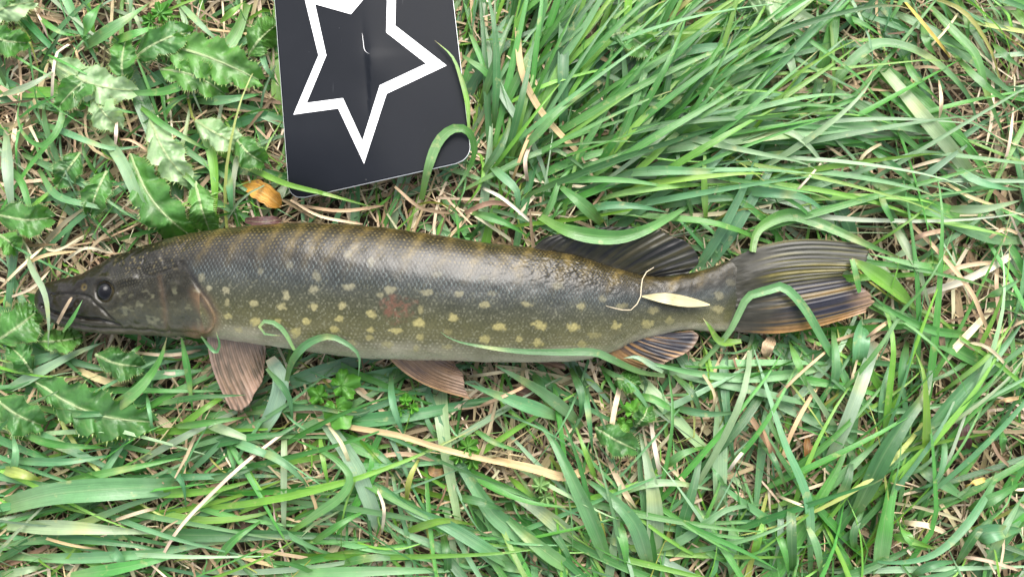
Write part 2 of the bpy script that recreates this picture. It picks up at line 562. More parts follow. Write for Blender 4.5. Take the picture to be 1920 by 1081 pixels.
# wrinkled wet skin in front of and under the dorsal fin
wrm = np.exp(-(((pxq - 1080) / 110) ** 2 + ((fpos - 0.62) / 0.25) ** 2)) * upside
disp += wrm * (fbm(lc * 0.9 + arcn * 15, arcn * 60, 41, 3) - 0.5) * 0.0016
P3 = P3 + nrm * disp[..., None]

# pigment
ff = (1 - fpos) / 2                                   # 0 back .. 1 belly
stops = [0.0, 0.10, 0.18, 0.30, 0.42, 0.55, 0.72, 0.86, 0.94, 1.0]
cols = np.array([(0.020, 0.017, 0.006), (0.024, 0.020, 0.008), (0.022, 0.020, 0.015), (0.030, 0.029, 0.026), (0.040, 0.047, 0.048),
                 (0.048, 0.054, 0.037), (0.068, 0.071, 0.034), (0.105, 0.104, 0.054), (0.30, 0.29, 0.22), (0.46, 0.44, 0.36)])
ffn = np.clip(ff + (fbm(lc * 0.15, arcn * 6, 51, 3) - 0.5) * 0.10, 0, 1)
col = np.stack([np.interp(ffn, stops, cols[:, k]) for k in range(3)], -1)
col = np.where((~upside)[..., None], np.interp(ffn, [0, 0.5, 1], [0.02, 0.10, 0.35])[..., None], col)
# scale crescents and dots
blue = np.exp(-((ff - 0.40) / 0.10) ** 2)
col = mixc(col, fc((0.15, 0.20, 0.22)), np.clip(cres * scale_amt * blue * 0.75 * (0.35 + 0.9 * rnd), 0, 1))
gold = sstep(0.34, 0.16, ff)
col = mixc(col, fc((0.24, 0.19, 0.07)), np.clip(dot * scale_amt * gold * (0.25 + 0.8 * rnd2), 0, 1))
col = mixc(col, fc((0.009, 0.009, 0.008)), np.clip((1 - bump_s) * scale_amt * 0.35 * sstep(0.9, 0.6, ff), 0, 1))
lowd = sstep(0.55, 0.9, ff)
col = mixc(col, fc((0.46, 0.46, 0.36)), np.clip(dot * scale_amt * (0.05 + sstep(0.74, 0.93, ff) * 0.7) * (0.15 + 0.85 * rnd2) * sstep(0.40, 0.5, ff), 0, 1))
spk = (hash2(np.floor(lc * 2.6), np.floor(arcn * 120), 77) > 0.90) * sstep(0.35, 0.5, ff)
col = mixc(col, fc((0.20, 0.21, 0.16)), spk * 0.35 * upside)
# slanting olive bars on the back
for bx in np.arange(430, 1330, 46):
    bxx = bx + 14 * math.sin(bx * 0.7)
    d = np.abs(pxq - (bxx - (ff - 0.05) * 85 + (fbm(ff * 9, pxq * 0.01, int(bx), 2) - 0.5) * 18))
    m = np.exp(-(d / 8.5) ** 2) * sstep(0.46, 0.12, ff) * (0.35 + 0.4 * (math.sin(bx * 1.3) * 0.5 + 0.5)) * body_m
    col = mixc(col, fc((0.170, 0.128, 0.040)), np.clip(m * (0.25 + 0.9 * vnoise(lc * 1.1, arcn * 44, 61)), 0, 0.75))
# yellow spots
SP = """392,540,6,6,.8 424,544,9,8,.9 427,566,6,8,.8 477,568,9,8,1 537,553,9,8,1 528,574,10,7,1 429,592,10,6,.9 479,603,9,8,1 448,618,10,6,.6
520,603,8,6,.9 553,625,10,8,.9 376,520,8,8,.5 489,508,7,7,.45 545,497,8,8,.4 589,543,9,8,.9 588,575,9,7,1 595,517,9,10,.6 654,537,14,7,.9 641,574,8,9,1
637,598,9,6,.9 574,602,10,7,1 557,620,11,8,.9 627,617,10,6,.9 661,642,9,7,.6 696,589,10,8,1 713,553,9,5,.7 732,543,12,7,.9 696,619,9,6,.9 692,633,9,6,.8
726,646,13,7,.7 743,619,12,6,1 785,604,11,9,1 788,580,6,7,.6 787,631,8,8,.8 781,651,7,8,.7 803,548,13,6,.8 850,595,11,8,1 839,651,10,7,.8 840,622,8,6,.35
861,552,12,6,.8 909,571,10,6,.8 935,612,15,8,1 910,635,12,8,1 972,635,9,6,.8 1012,609,15,9,1 1007,641,13,8,1 987,571,11,6,.8 924,550,10,6,.4 696,491,7,10,.4
652,478,8,10,.35 1090,573,10,9,.8 1076,613,13,9,1 1089,646,13,8,.7 1155,611,12,9,1 1166,573,12,7,.6 1226,581,11,8,.6 1215,607,12,9,.8 1256,600,10,8,.5
1048,536,12,8,.45 1114,628,14,8,.4 1348,553,14,10,.7 1345,579,14,9,.6 1371,529,10,9,.6 1300,566,10,8,.4 322,568,7,4,.5 351,559,9,4,.6 333,592,6,5,.6 374,586,5,4,.5
363,597,5,3,.5 244,610,9,5,.4 269,608,8,5,.5 262,560,18,4,.3 300,545,10,4,.3 1130,560,9,7,.4 905,520,10,7,.3 820,515,10,7,.3 1010,640,5,5,.5"""
for tok in SP.split():
    a_, b_, rx, ry, st_ = [float(v) for v in tok.split(',')]
    qx, qy = FX(a_, b_); qx, qy = float(qx), float(qy)
    m0 = (np.abs(HX - qx) < 0.022) & (np.abs(HY - qy) < 0.014) & upside
    X_ = HX[m0]; Y_ = HY[m0]
    wob = (fbm(X_ * 420, Y_ * 420, int(a_), 3) - 0.5) * 1.1
    r = np.hypot((X_ - qx) / (rx * MM * 0.84), (Y_ - qy) / (ry * MM * 0.84)) + wob * 1.25
    m = sstep(1.30, 0.60, r) * st_
    warm = sstep(530, 610, b_)
    cspot = fc((0.30, 0.295, 0.21)) * (1 - warm) + fc((0.36, 0.335, 0.15)) * warm
    tex = 0.72 + 0.28 * dot[m0]
    col[m0] = mixc(col[m0], cspot, np.clip(m * 0.85 * tex, 0, 1))
# healed wound on the flank
qx, qy = [float(v) for v in FX(745, 577)]
r = np.hypot((HX - qx) / (34 * MM), (HY - qy) / (24 * MM)) + (fbm(HX * 260, HY * 260, 91, 3) - 0.5) * 1.3
m = sstep(1.15, 0.45, r) * upside
col = mixc(col, fc((0.125, 0.060, 0.042)), np.clip(0.8 * m * sstep(0.25, 0.62, fbm(HX * 420, HY * 420, 93, 3)) * 1.0, 0, 0.8))
# head
headm = (1 - np.maximum(body_m, backm)) * sstep(430, 400, pxq)
hc_top = fc((0.009, 0.0075, 0.004)); hc_mid = fc((0.020, 0.019, 0.011)); hc_low = fc((0.11, 0.10, 0.075))
hcol = mixc(np.broadcast_to(hc_top, col.shape), hc_mid, sstep(0.30, 0.55, ff))
hcol = mixc(hcol, fc((0.048, 0.050, 0.033)), sstep(0.58, 0.80, ff) * sstep(215, 260, pxq))
hcol = mixc(hcol, hc_low, sstep(0.86, 0.99, ff))
hcol = mixc(hcol, fc((0.16, 0.165, 0.11)), np.clip(sstep(0.60, 0.80, fbm(HX * 190, HY * 260, 101, 3)) * 0.55 * sstep(0.42, 0.6, ff) * sstep(215, 260, pxq), 0, 1))
hcol = mixc(hcol, fc((0.20, 0.17, 0.08)), np.clip((hash2(np.floor(HX / 0.0013), np.floor(HY / 0.0013), 55) > 0.93) * 0.5 * sstep(0.5, 0.2, ff) * sstep(180, 300, pxq), 0, 1))
hcol = mixc(hcol, fc((0.17, 0.17, 0.12)), np.clip(dot * cheek * 0.55, 0, 1))
snout = sstep(230, 150, pxq)
hcol = mixc(hcol, fc((0.013, 0.010, 0.006)), snout * 0.8)
jawst = np.exp(-((d3 - 0.004) / 0.0014) ** 2) + np.exp(-((d3 - 0.0075) / 0.0012) ** 2)
hcol = mixc(hcol, fc((0.10, 0.09, 0.085)), np.clip(jawst * 0.5 * (s3 < 0) * snout, 0, 1))
col = mixc(col, hcol, headm * upside)
headall = headm * upside
for dd, wd, am in ((d3, 0.0010, 0.85), (d4, 0.0009, 0.6), (d5, 0.0008, 0.5), (d6, 0.0008, 0.5)):
    col = mixc(col, fc((0.012, 0.010, 0.008)), np.exp(-(dd / wd) ** 2) * am * upside)
col = mixc(col, fc((0.13, 0.085, 0.055)), np.exp(-(d2 / 0.0022) ** 2) * 0.3 * upside)
# gill membrane
gm = np.exp(-((behind_d + 0.0020) / 0.0050) ** 2) * flank * sstep(0.22, 0.50, gp)
col = mixc(col, fc((0.20, 0.125, 0.075)), np.clip(gm * 0.85 * (0.6 + 0.6 * fbm(HX * 300, HY * 300, 131, 2)), 0, 1))
gm2 = np.exp(-((behind_d - 0.0022) / 0.0016) ** 2) * flank * sstep(0.05, 0.2, gp) * sstep(0.75, 0.5, gp)
col = mixc(col, fc((0.010, 0.010, 0.014)), np.clip(gm2 * 0.6, 0, 1))
# rim of the eye and nostril
col = mixc(col, fc((0.07, 0.065, 0.055)), np.clip(np.exp(-((er - ER * 1.25) / 0.0016) ** 2) * 0.15, 0, 1) * upside)
qx, qy = [float(v) for v in FX(157, 538)]
r = np.hypot(HX - qx, HY - qy)
col = mixc(col, fc((0.13, 0.10, 0.03)), np.exp(-((r - 0.0016) / 0.0009) ** 2) * 0.7 * upside)
col = mixc(col, fc((0.01, 0.01, 0.01)), np.exp(-(r / 0.0009) ** 2) * upside)
# tail root goes grey
tl = sstep(1325, 1415, pxq + 30 * (fbm(lc * 0.6, arcn * 16, 141, 3) - 0.5))
col = mixc(col, fc((0.030, 0.029, 0.019)), tl * 0.97 * upside)
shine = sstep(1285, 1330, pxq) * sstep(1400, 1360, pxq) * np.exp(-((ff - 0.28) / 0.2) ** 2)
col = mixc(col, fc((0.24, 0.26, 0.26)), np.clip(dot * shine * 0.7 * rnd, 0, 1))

col = col * (0.56 + 0.16 * sstep(0.45, 0.8, ff))[..., None] * np.array([1.06, 1.0, 0.88])
fish = bpy.data.objects.new('pike_fish', None)
C.objects.link(fish)
fish.empty_display_size = 0.05
fish['label'] = 'olive pike with pale yellow spots lying on its side on the grass'
fish['category'] = 'fish'
F = grid_faces(NS, NT, closed=True)
Vb = P3.reshape(-1, 3); cb = col.reshape(-1, 3)
capv = np.array([P3[0].mean(0), P3[-1].mean(0)])
i0, i1 = len(Vb), len(Vb) + 1
j = np.arange(NT); jn = (j + 1) % NT
cap = np.r_[np.stack([j, np.full(NT, i0), np.full(NT, i0), jn], 1)[:0]]
Vb2 = np.r_[Vb, capv]; cb2 = np.r_[cb, [cb[0], cb[-1]]]
me = mesh('body', Vb2, F[:, ::-1], col=cb2)
import bmesh
bm = bmesh.new(); bm.from_mesh(me); bm.verts.ensure_lookup_table()
for base_i, cv in ((0, i0), ((NS - 1) * NT, i1)):
    for q in range(NT):
        try:
            fc_ = bm.faces.new((bm.verts[base_i + q], bm.verts[base_i + (q + 1) % NT], bm.verts[cv])); fc_.smooth = True
        except ValueError:
            pass
bm.to_mesh(me); bm.free()
obj('body', me, M_SKIN, fish)

# eye: dark ball with a thin brassy ring, pupil proud of it
ez = float(fish_z(np.array([EX]), np.array([EY]))[0]) - 0.0036


def ball(cx, cy, cz, r, rz, colf, n=28, m=16, maxang=1.45):
    a = np.linspace(0, 2 * np.pi, n, endpoint=False)[None]; e = np.linspace(0, maxang, m)[:, None]
    rr = np.sin(e)
    V = np.stack([cx + r * rr * np.cos(a), cy + r * 1.08 * rr * np.sin(a), cz + rz * np.cos(e) + 0 * a], -1)
    col = colf(np.broadcast_to(rr, (m, n)))
    return V, grid_faces(m, n, closed=True), col


V, F, cl = ball(EX, EY, ez, ER, 0.0068, lambda r: mixc(np.broadcast_to(fc((0.02, 0.018, 0.012)), r.shape + (3,)), fc((0.09, 0.07, 0.03)), np.exp(-((r - 0.88) / 0.06) ** 2)))
eye = obj('eye', mesh('eye', V, F, col=cl), M_EYE, fish)
V, F, cl = ball(EX - 0.0002, EY + 0.0002, ez + 0.0004, ER * 0.92, 0.0072, lambda r: np.broadcast_to(fc((0.004, 0.004, 0.005)), r.shape + (3,)), maxang=1.35)
obj('pupil', mesh('pupil', V, F, col=cl), M_EYE, eye)

# ---- fins
fin_pts = []


def fin(name, base, tips, zb, zt, nr, colf, bulge=(0, 0), nu=110, nv=60, wave=0.0012, ridge=0.0004, raycol=None, rayw=0.0011, bend=0.0, ray0=0):
    base = catmull(np.array([(p[0], p[1]) for p in base], float), nu)
    tips = catmull(np.array([(p[0], p[1]) for p in tips], float), nu)
    a = np.linspace(0, 1, nu)[:, None]; v = np.linspace(0, 1, nv)[None]
    bul = bulge[0] * (1 - a) + bulge[1] * a
    dirx = tips[:, 0] - base[:, 0]; diry = tips[:, 1] - base[:, 1]
    L = np.hypot(dirx, diry) + 1e-6
    nx, ny = (-diry / L)[:, None], (dirx / L)[:, None]
    tatter = 1 - 0.045 * vnoise(a * nr * 1.0, 0 * a, 7) * 1.0
    vv = v * tatter
    px = base[:, :1] * (1 - vv) + tips[:, :1] * vv + nx * bul * np.sin(np.pi * v ** 0.85)
    py = base[:, 1:] * (1 - vv) + tips[:, 1:] * vv + ny * bul * np.sin(np.pi * v ** 0.85)
    za = np.interp(a[:, 0], np.linspace(0, 1, len(zb)), zb)[:, None]
    zt_ = np.interp(a[:, 0], np.linspace(0, 1, len(zt)), zt)[:, None]
    z = za * (1 - v ** 0.8) + zt_ * v ** 0.8 + bend * np.sin(np.pi * v)
    z = z + (fbm(a * 14 + 0 * v, v * 9 + 0 * a, 23, 3) - 0.5) * 0.0016 * np.exp(-v / 0.15) + wave * np.sin(a * 9 + v * 4) * v + ridge * (np.cos(2 * np.pi * a * nr) * sstep(0.05 if ray0 == 0 else 0.22, 0.5, v)) + (fbm(a * 9 + 0 * v, v * 4 + 0 * a, 3, 2) - 0.5) * 0.0012 * v
    X, Y = U(px, py, z)
    V = np.stack([X, Y, z], -1)
    cl = colf(a + 0 * v, v + 0 * a)
    # thin solid sheet
    V2 = V.copy(); V2[..., 2] -= 0.0007
    F = grid_faces(nu, nv)
    n0 = nu * nv
    idx = np.arange(n0).reshape(nu, nv)
    rim = np.r_[idx[0, :], idx[1:, -1], idx[-1, -2::-1], idx[-2:0:-1, 0]]
    rn = np.roll(rim, -1)
    F = np.r_[F, F[:, ::-1] + n0, np.stack([rim, rim + n0, rn + n0, rn], 1)]
    o = obj(name, mesh(name, np.r_[V.reshape(-1, 3), V2.reshape(-1, 3)], F, col=np.r_[cl.reshape(-1, 3), cl.reshape(-1, 3)]), M_FIN, fish)
    fin_pts.append(V.reshape(-1, 3))
    # rays
    for i in range(nr):
        ai = (i + 0.5) / nr
        k = min(int(round(ai * (nu - 1))), nu - 1)
        line = V[k][ray0:-1:3]
        n = len(line)
        t = np.gradient(line, axis=0); t /= np.linalg.norm(t, axis=1, keepdims=True) + 1e-9
        sd = np.cross(t, [0, 0, 1.0]); sd /= np.linalg.norm(sd, axis=1, keepdims=True) + 1e-9
        wd = rayw * (1 - 0.65 * np.linspace(0, 1, n))[:, None] * 0.5 * (np.clip(np.linspace(0, 5, n), 0.1, 1)[:, None] if ray0 else 1)
        up = np.array([0, 0, 1.0])
        ring = np.stack([line + sd * wd - up * 0.0002, line + up * (wd * 0.4 + 0.0001), line - sd * wd - up * 0.0002], 1)
        rc = cl[k][ray0:-1:3]
        rc = rc * 0.65 + (fc(raycol) if raycol is not None else rc * 1.15) * 0.35
        obj('fin_ray', mesh('fin_ray', ring.reshape(-1, 3), grid_faces(n, 3)[:, ::-1], col=np.repeat(rc[:, None], 3, 1)), M_FIN, o)
    return o


def lerp_stops(t, stops, cols):
    cols = np.array(cols)
    return np.stack([np.interp(t, stops, cols[:, k]) for k in range(3)], -1)


def streak(a, v, fa, fv, seed):
    return fbm(a * fa, v * fv, seed, 3)


def c_pect(a, v):
    c = lerp_stops(v, [0, .3, .7, 1], [(0.26, 0.185, 0.13), (0.20, 0.135, 0.085), (0.22, 0.14, 0.08), (0.42, 0.27, 0.19)])
    s = 0.5 + 0.5 * np.cos(2 * np.pi * a * 13)
    c = mixc(c, fc((0.40, 0.28, 0.21)), s ** 3 * 0.7)
    c = mixc(c, fc((0.085, 0.07, 0.045)), sstep(0.52, 0.68, streak(a, v, 26, 4, 5)) * 0.7 * sstep(0.1, 0.35, v))
    c = mixc(c, fc((0.40, 0.28, 0.22)), sstep(0.07, 0.0, a) * 0.7)
    return c


def c_pelv(a, v):
    c = lerp_stops(v, [0, .3, .7, 1], [(0.28, 0.18, 0.10), (0.19, 0.115, 0.065), (0.27, 0.165, 0.09), (0.48, 0.32, 0.22)])
    c = mixc(c, fc((0.08, 0.055, 0.05)), sstep(0.5, 0.66, streak(a, v, 20, 3, 8)) * 0.6)
    c = mixc(c, fc((0.42, 0.26, 0.12)), sstep(0.10, 0.0, a) * 0.8)
    return c


def c_dors(a, v):
    c = lerp_stops(streak(a, v, 34, 1.3, 11), [.3, .45, .58, .7], [(0.007, 0.007, 0.007), (0.013, 0.013, 0.010), (0.026, 0.026, 0.010), (0.046, 0.039, 0.015)])
    c = mixc(c, fc((0.040, 0.038, 0.032)), sstep(0.45, 0.0, a) * 0.5)
    return mixc(c, fc((0.05, 0.045, 0.03)), sstep(0.25, 0, v) * 0.7)


def c_anal(a, v):
    s = streak(a, v, 26, 1.0, 14)
    c = lerp_stops(s, [.3, .46, .56, .7], [(0.02, 0.02, 0.03), (0.035, 0.032, 0.035), (0.17, 0.10, 0.045), (0.34, 0.19, 0.07)])
    c = mixc(c, fc((0.32, 0.175, 0.065)), sstep(0.45, 0.08, a) * 0.8)
    c = mixc(c, fc((0.40, 0.27, 0.18)), sstep(0.85, 1, v) * 0.6)
    return mixc(c, fc((0.025, 0.024, 0.033)), sstep(0.45, 0.75, a) * sstep(0.62, 0.45, s) * 0.8 * sstep(.95, .6, v))


def c_caud(a, v):
    s = streak(a, v, 44, 1.2, 17)
    up = lerp_stops(s, [.3, .45, .55, .7], [(0.009, 0.009, 0.009), (0.030, 0.030, 0.016), (0.080, 0.074, 0.024), (0.16, 0.135, 0.030)])
    up = mixc(up, fc((0.058, 0.060, 0.038)), sstep(0.30, 0.05, a) * 0.45)
    lo = lerp_stops(s, [.3, .45, .55, .7], [(0.018, 0.018, 0.028), (0.03, 0.028, 0.035), (0.12, 0.095, 0.04), (0.22, 0.14, 0.05)])
    c = mixc(up, lo, sstep(0.46, 0.54, a))
    c = mixc(c, fc((0.020, 0.020, 0.034)), np.exp(-((a - 0.80) / 0.08) ** 2) * 0.7 * sstep(.98, .75, v))
    c = mixc(c, fc((0.36, 0.19, 0.055)), sstep(0.88, 0.97, a + 0.05 * (s - .5)) * 0.9)
    c = mixc(c, fc((0.40, 0.26, 0.16)), sstep(0.8, 1.0, v) * sstep(0.62, 0.8, a) * 0.7)
    return mixc(c, fc((0.034, 0.032, 0.021)), sstep(0.46, 0.18, v + 0.25 * (s - .5)) * 0.97)


fin('pectoral_fin', [(388, 622), (430, 628), (494, 640)], [(432, 767), (445, 772), (461, 767), (471, 752), (484, 734), (493, 712), (497, 676)],
    [0.036, 0.036, 0.034], [0.026, 0.030, 0.028, 0.026], 13, c_pect, (10, -3), wave=0.0018, raycol=(0.42, 0.33, 0.27), rayw=0.0016)
fin('pelvic_fin', [(722, 662), (780, 666), (848, 670)], [(882, 748), (878, 738), (871, 720), (871, 703), (852, 684)],
    [0.036, 0.035, 0.034], [0.024, 0.028, 0.027], 11, c_pelv, (17, -2), wave=0.0016, raycol=(0.36, 0.24, 0.16), rayw=0.0015)
fin('dorsal_fin', [(1000, 467), (1050, 479), (1100, 492), (1149, 506), (1186, 518), (1232, 521)],
    [(1062, 437), (1135, 425), (1193, 423), (1250, 434), (1288, 453), (1308, 474), (1311, 494), (1290, 513)],
    [0.046, 0.040, 0.036, 0.030], [0.046, 0.046, 0.042, 0.030], 19, c_dors, (-9, -1), nu=150, bend=0.002, rayw=0.0011)
fin('anal_fin', [(1132, 658), (1160, 646), (1190, 635), (1228, 626)], [(1190, 691), (1230, 688), (1262, 676), (1290, 660), (1308, 644), (1313, 632), (1300, 619)],
    [0.034, 0.032, 0.030], [0.026, 0.029, 0.028], 15, c_anal, (7, 0), rayw=0.0010, ridge=0.00025)
fin('caudal_fin', [(1362, 492), (1372, 510), (1378, 550), (1374, 590), (1356, 616)],
    [(1622, 457), (1633, 470), (1631, 485), (1606, 500), (1582, 514), (1606, 530), (1632, 546), (1645, 563), (1624, 585)],
    [0.021, 0.0245, 0.0245, 0.021], [0.030, 0.035, 0.029, 0.032, 0.026], 22, c_caud, (-26, 21), nu=240, nv=90, bend=0.003, wave=0.0016, ridge=0.00018, rayw=0.0007, ray0=26)
# the far-side pelvic fin peeping out under the belly
fin('pelvic_fin', [(992, 672), (1010, 674), (1030, 674)], [(1062, 693), (1060, 687), (1058, 682)],
    [0.020, 0.020], [0.017, 0.017], 5, c_pelv, (3, 0), nu=30, nv=20, rayw=0.0012)

# ------------------------------------------------------------------ the printed card
TL, TR, BL, BR = (499, -215), (819, -265), (543, 376), (884, 300)
NA, NB = 120, 200
CR = 0.085                                            # corner radius as a share of the width


def card_xy(a, b):
    px = (TL[0] * (1 - a) + TR[0] * a) * (1 - b) + (BL[0] * (1 - a) + BR[0] * a) * b
    py = (TL[1] * (1 - a) + TR[1] * a) * (1 - b) + (BL[1] * (1 - a) + BR[1] * a) * b
    return px, py


def card_z(px, py):
    a = (px - (517 + py * 0.075)) / 335.0
    b = (py + 230) / 590.0
    fold = 0.005 * (1 - np.sqrt((a - 0.50) ** 2 + 0.003) * 2) - 0.004 * (a - 0.5)
    z = 0.036 + fold - 0.002 * b
    z = z - 0.010 * np.clip((b - 0.80) / 0.2, 0, 2) ** 2 * np.clip(1 - a * 1.3, 0, 1.5) ** 1.5
    # dent and split crease in the middle
    cx = 683 + (py - 100) * 0.06
    dn = np.exp(-((py - 92) / 48.0) ** 2)
    z = z - 0.0007 * dn * np.exp(-np.abs(px - cx) / 9.0) + 0.0015 * np.exp(-(((px - 705) / 28) ** 2 + ((py - 125) / 40) ** 2))
    z = z - 0.0014 * np.exp(-np.abs(px - 688 - (py - 150) * .05) / 12.0) * np.exp(-((py - 155) / 50.0) ** 2) * (px < 692)
    dd = px - (690 + (py - 100) * 0.07)
    gg = np.exp(-np.maximum(py - 110, 0) / 48.0) * sstep(88, 108, py)
    z = z + 0.0012 * gg * np.where(dd > 0, np.exp(-np.maximum(dd, 0) / 34.0), np.exp(np.minimum(dd, 0) / 5.0))
    z = z + (fbm(px * 0.006, py * 0.006, 5, 2) - 0.5) * 0.0012
    return z


a = np.linspace(0, 1, NA)[:, None] + np.zeros((1, NB)); b = np.linspace(0, 1, NB)[None] + np.zeros((NA, 1))
asp = 590 / 335.0
bd = np.minimum(b, 1 - b) * asp
ins = np.where(bd < CR, CR - np.sqrt(np.maximum(CR ** 2 - (CR - bd) ** 2, 0)), 0)
a2 = ins + a * (1 - 2 * ins)
px, py = card_xy(a2, b)
z = card_z(px, py)
X, Y = U(px, py, z)
V = np.stack([X, Y, z], -1); V2 = V.copy(); V2[..., 2] -= 0.0009
card_pts = V.reshape(-1, 3)
n0 = NA * NB; idx = np.arange(n0).reshape(NA, NB)
rim = np.r_[idx[0, :], idx[1:, -1], idx[-1, -2::-1], idx[-2:0:-1, 0]]; rn = np.roll(rim, -1)
F = grid_faces(NA, NB)
card = bpy.data.objects.new('printed_card', None); C.objects.link(card)
card['label'] = 'creased black card with white star outline lying on the grass'; card['category'] = 'card'
obj('card_sheet', mesh('card_sheet', np.r_[card_pts, V2.reshape(-1, 3)], np.r_[F[:, ::-1], F + n0, np.stack([rn, rn + n0, rim + n0, rim], 1)][:, ::-1]), M_CARD, card)
# pale cut edge of the board
cen = V.reshape(-1, 3).mean(0)
rimv = V.reshape(-1, 3)[rim].copy(); outw = rimv[:, :2] - cen[:2]
tng = np.roll(rimv, -1, 0)[:, :2] - np.roll(rimv, 1, 0)[:, :2]
nn = np.stack([tng[:, 1], -tng[:, 0]], 1); nn /= np.linalg.norm(nn, axis=1, keepdims=True) + 1e-9
sg = np.sign((nn * outw).sum(1)); nn *= sg[:, None]
q0 = rimv.copy(); q0[:, 2] += 0.00025; q0[:, :2] -= nn * 0.0001
q1 = rimv.copy(); q1[:, :2] += nn * 0.00025; q1[:, 2] -= 0.0001
q2 = q1.copy(); q2[:, 2] -= 0.0009
ring = np.stack([q0, q1, q2], 0).reshape(-1, 3)
obj('card_edge', mesh('card_edge', ring, grid_faces(3, len(rim), closed=True), smooth=False), M_WHITE, card)
outer = [(837.5, 123), (725, 176), (682.5, 307), (634, 203.5), (550, 215), (597, 104), (566, -23), (657, 2), (745, -101), (741, 48)]
inner = [(799, 119.5), (712, 160), (679.5, 263.5), (643, 184), (575, 193), (612, 104), (590.7, 8), (658, 27), (727, -54), (724, 61)]
Vs, Fs = [], []
for i in range(10):
    k = (i + 1) % 10
    ns = 40
    t = np.linspace(0, 1, ns)[:, None, None]; q = np.linspace(0, 1, 5)[None, :, None]
    o0 = np.array(outer[i]) * (1 - t) + np.array(outer[k]) * t
    i0_ = np.array(inner[i]) * (1 - t) + np.array(inner[k]) * t
    PP = o0 * (1 - q) + i0_ * q
    zz = card_z(PP[..., 0], PP[..., 1]) + 0.0004
    X, Y = U(PP[..., 0], PP[..., 1], zz)
    Fs.append(grid_faces(ns, 5, off=len(Vs) * ns * 5)); Vs.append(np.stack([X, Y, zz], -1).reshape(-1, 3))
obj('star_outline', mesh('star_outline', np.concatenate(Vs), np.concatenate(Fs)[:, ::-1]), M_WHITE, card)

tp = catmull(np.array([(679, 62), (681, 78), (683, 92), (687, 98), (692, 101)], float), 24)
tz = card_z(tp[:, 0], tp[:, 1]) + 0.0006
wv_ = np.sin(np.pi * np.linspace(0.05, 0.95, 24)) * 0.8
Vt = []
for sgn in (-1, 1):
    X, Y = U(tp[:, 0] + sgn * wv_ * 0.5, tp[:, 1] - sgn * wv_ * 0.15, tz)
    Vt.append(np.stack([X, Y, tz], -1))
obj('crease_tear', mesh('crease_tear', np.stack(Vt, 1).reshape(-1, 3), grid_faces(24, 2)), M_WHITE, card)

# ------------------------------------------------------------------ support height of fish and card
GS = 0.0015
GX0, GY0, GNX, GNY = -0.9, -0.7, 1200, 934
HF = np.zeros((GNX, GNY))


def splat(P):
    i = np.clip(((P[:, 0] - GX0) / GS).round().astype(int), 0, GNX - 1)
    j = np.clip(((P[:, 1] - GY0) / GS).round().astype(int), 0, GNY - 1)
    np.maximum.at(HF, (i, j), P[:, 2])


splat(P3.reshape(-1, 3))
for p_ in fin_pts: splat(p_)
splat(card_pts)


def dil(A, n=1):
    for _ in range(n):
        B = A.copy()
        B[1:] = np.maximum(B[1:], A[:-1]); B[:-1] = np.maximum(B[:-1], A[1:])
        B[:, 1:] = np.maximum(B[:, 1:], A[:, :-1]); B[:, :-1] = np.maximum(B[:, :-1], A[:, 1:])
        A = B
    return A


HF = np.where(HF > 0, HF, dil(HF, 1))
MASK = HF > 0
DIST = np.where(MASK, 0.0, 0.2)
cur = MASK.astype(float)
for k in range(1, 31):
    nx_ = dil(cur) if k % 3 else np.maximum(dil(cur), np.roll(np.roll(dil(cur), 1, 0), 1, 1) * 0)
    DIST[(nx_ > 0) & (cur == 0)] = k * GS * 0.92
    cur = nx_


def look(A, x, y, default):
    i = ((x - GX0) / GS).round().astype(int); j = ((y - GY0) / GS).round().astype(int)
    ok = (i >= 0) & (i < GNX) & (j >= 0) & (j < GNY)
    return np.where(ok, A[np.clip(i, 0, GNX - 1), np.clip(j, 0, GNY - 1)], default)


# ------------------------------------------------------------------ ribbons (blades and straws)
def ribbons(Pc, W, roll, gut, na, colr):
    """Pc (B,n,3) centre lines, W (B,n) full width, roll (B,n) radians, gut (B,) gutter depth share, colr (B,n,3)"""
    Bn, n, _ = Pc.shape
    t = np.gradient(Pc, axis=1); t /= np.linalg.norm(t, axis=2, keepdims=True) + 1e-9
    up = np.zeros_like(t); up[..., 2] = 1
    sd = np.cross(t, up); ln = np.linalg.norm(sd, axis=2, keepdims=True)
    sd = np.where(ln > 1e-3, sd / np.maximum(ln, 1e-6), np.array([1.0, 0, 0]))
    nn = np.cross(sd, t)
    cr, sr = np.cos(roll)[..., None], np.sin(roll)[..., None]
    s2 = sd * cr + nn * sr; n2 = nn * cr - sd * sr
    q = np.linspace(-1, 1, na)
    V = (Pc[:, :, None] + s2[:, :, None] * (q[None, None, :, None] * W[..., None, None] * 0.5)
         + n2[:, :, None] * ((np.abs(q) ** 1.1)[None, None, :, None] * (W * gut[:, None])[..., None, None]))
    uv = np.stack([np.broadcast_to((q + 1) / 2, (Bn, n, na)), np.broadcast_to(np.linspace(0, 1, n)[None, :, None], (Bn, n, na))], -1)
    cc = np.repeat(colr[:, :, None], na, 2)
    F = grid_faces(n, na)[None] + (np.arange(Bn) * n * na)[:, None, None]
    return V, uv, cc, F.reshape(-1, 4)


PAL = {
    'g': (0.064, 0.218, 0.036), 'b': (0.064, 0.190, 0.066), 'y': (0.132, 0.300, 0.032), 'p': (0.225, 0.330, 0.190),
    'd': (0.036, 0.128, 0.028), 't': (0.100, 0.245, 0.092), 'o': (0.30, 0.32, 0.07),
    's': (0.40, 0.305, 0.18), 'w': (0.53, 0.44, 0.30), 'n': (0.21, 0.148, 0.085), 'l': (0.46, 0.36, 0.09), 'v': (0.46, 0.37, 0.22), 'k': (0.20, 0.155, 0.085)}
DEADTIP = fc((0.40, 0.28, 0.15))


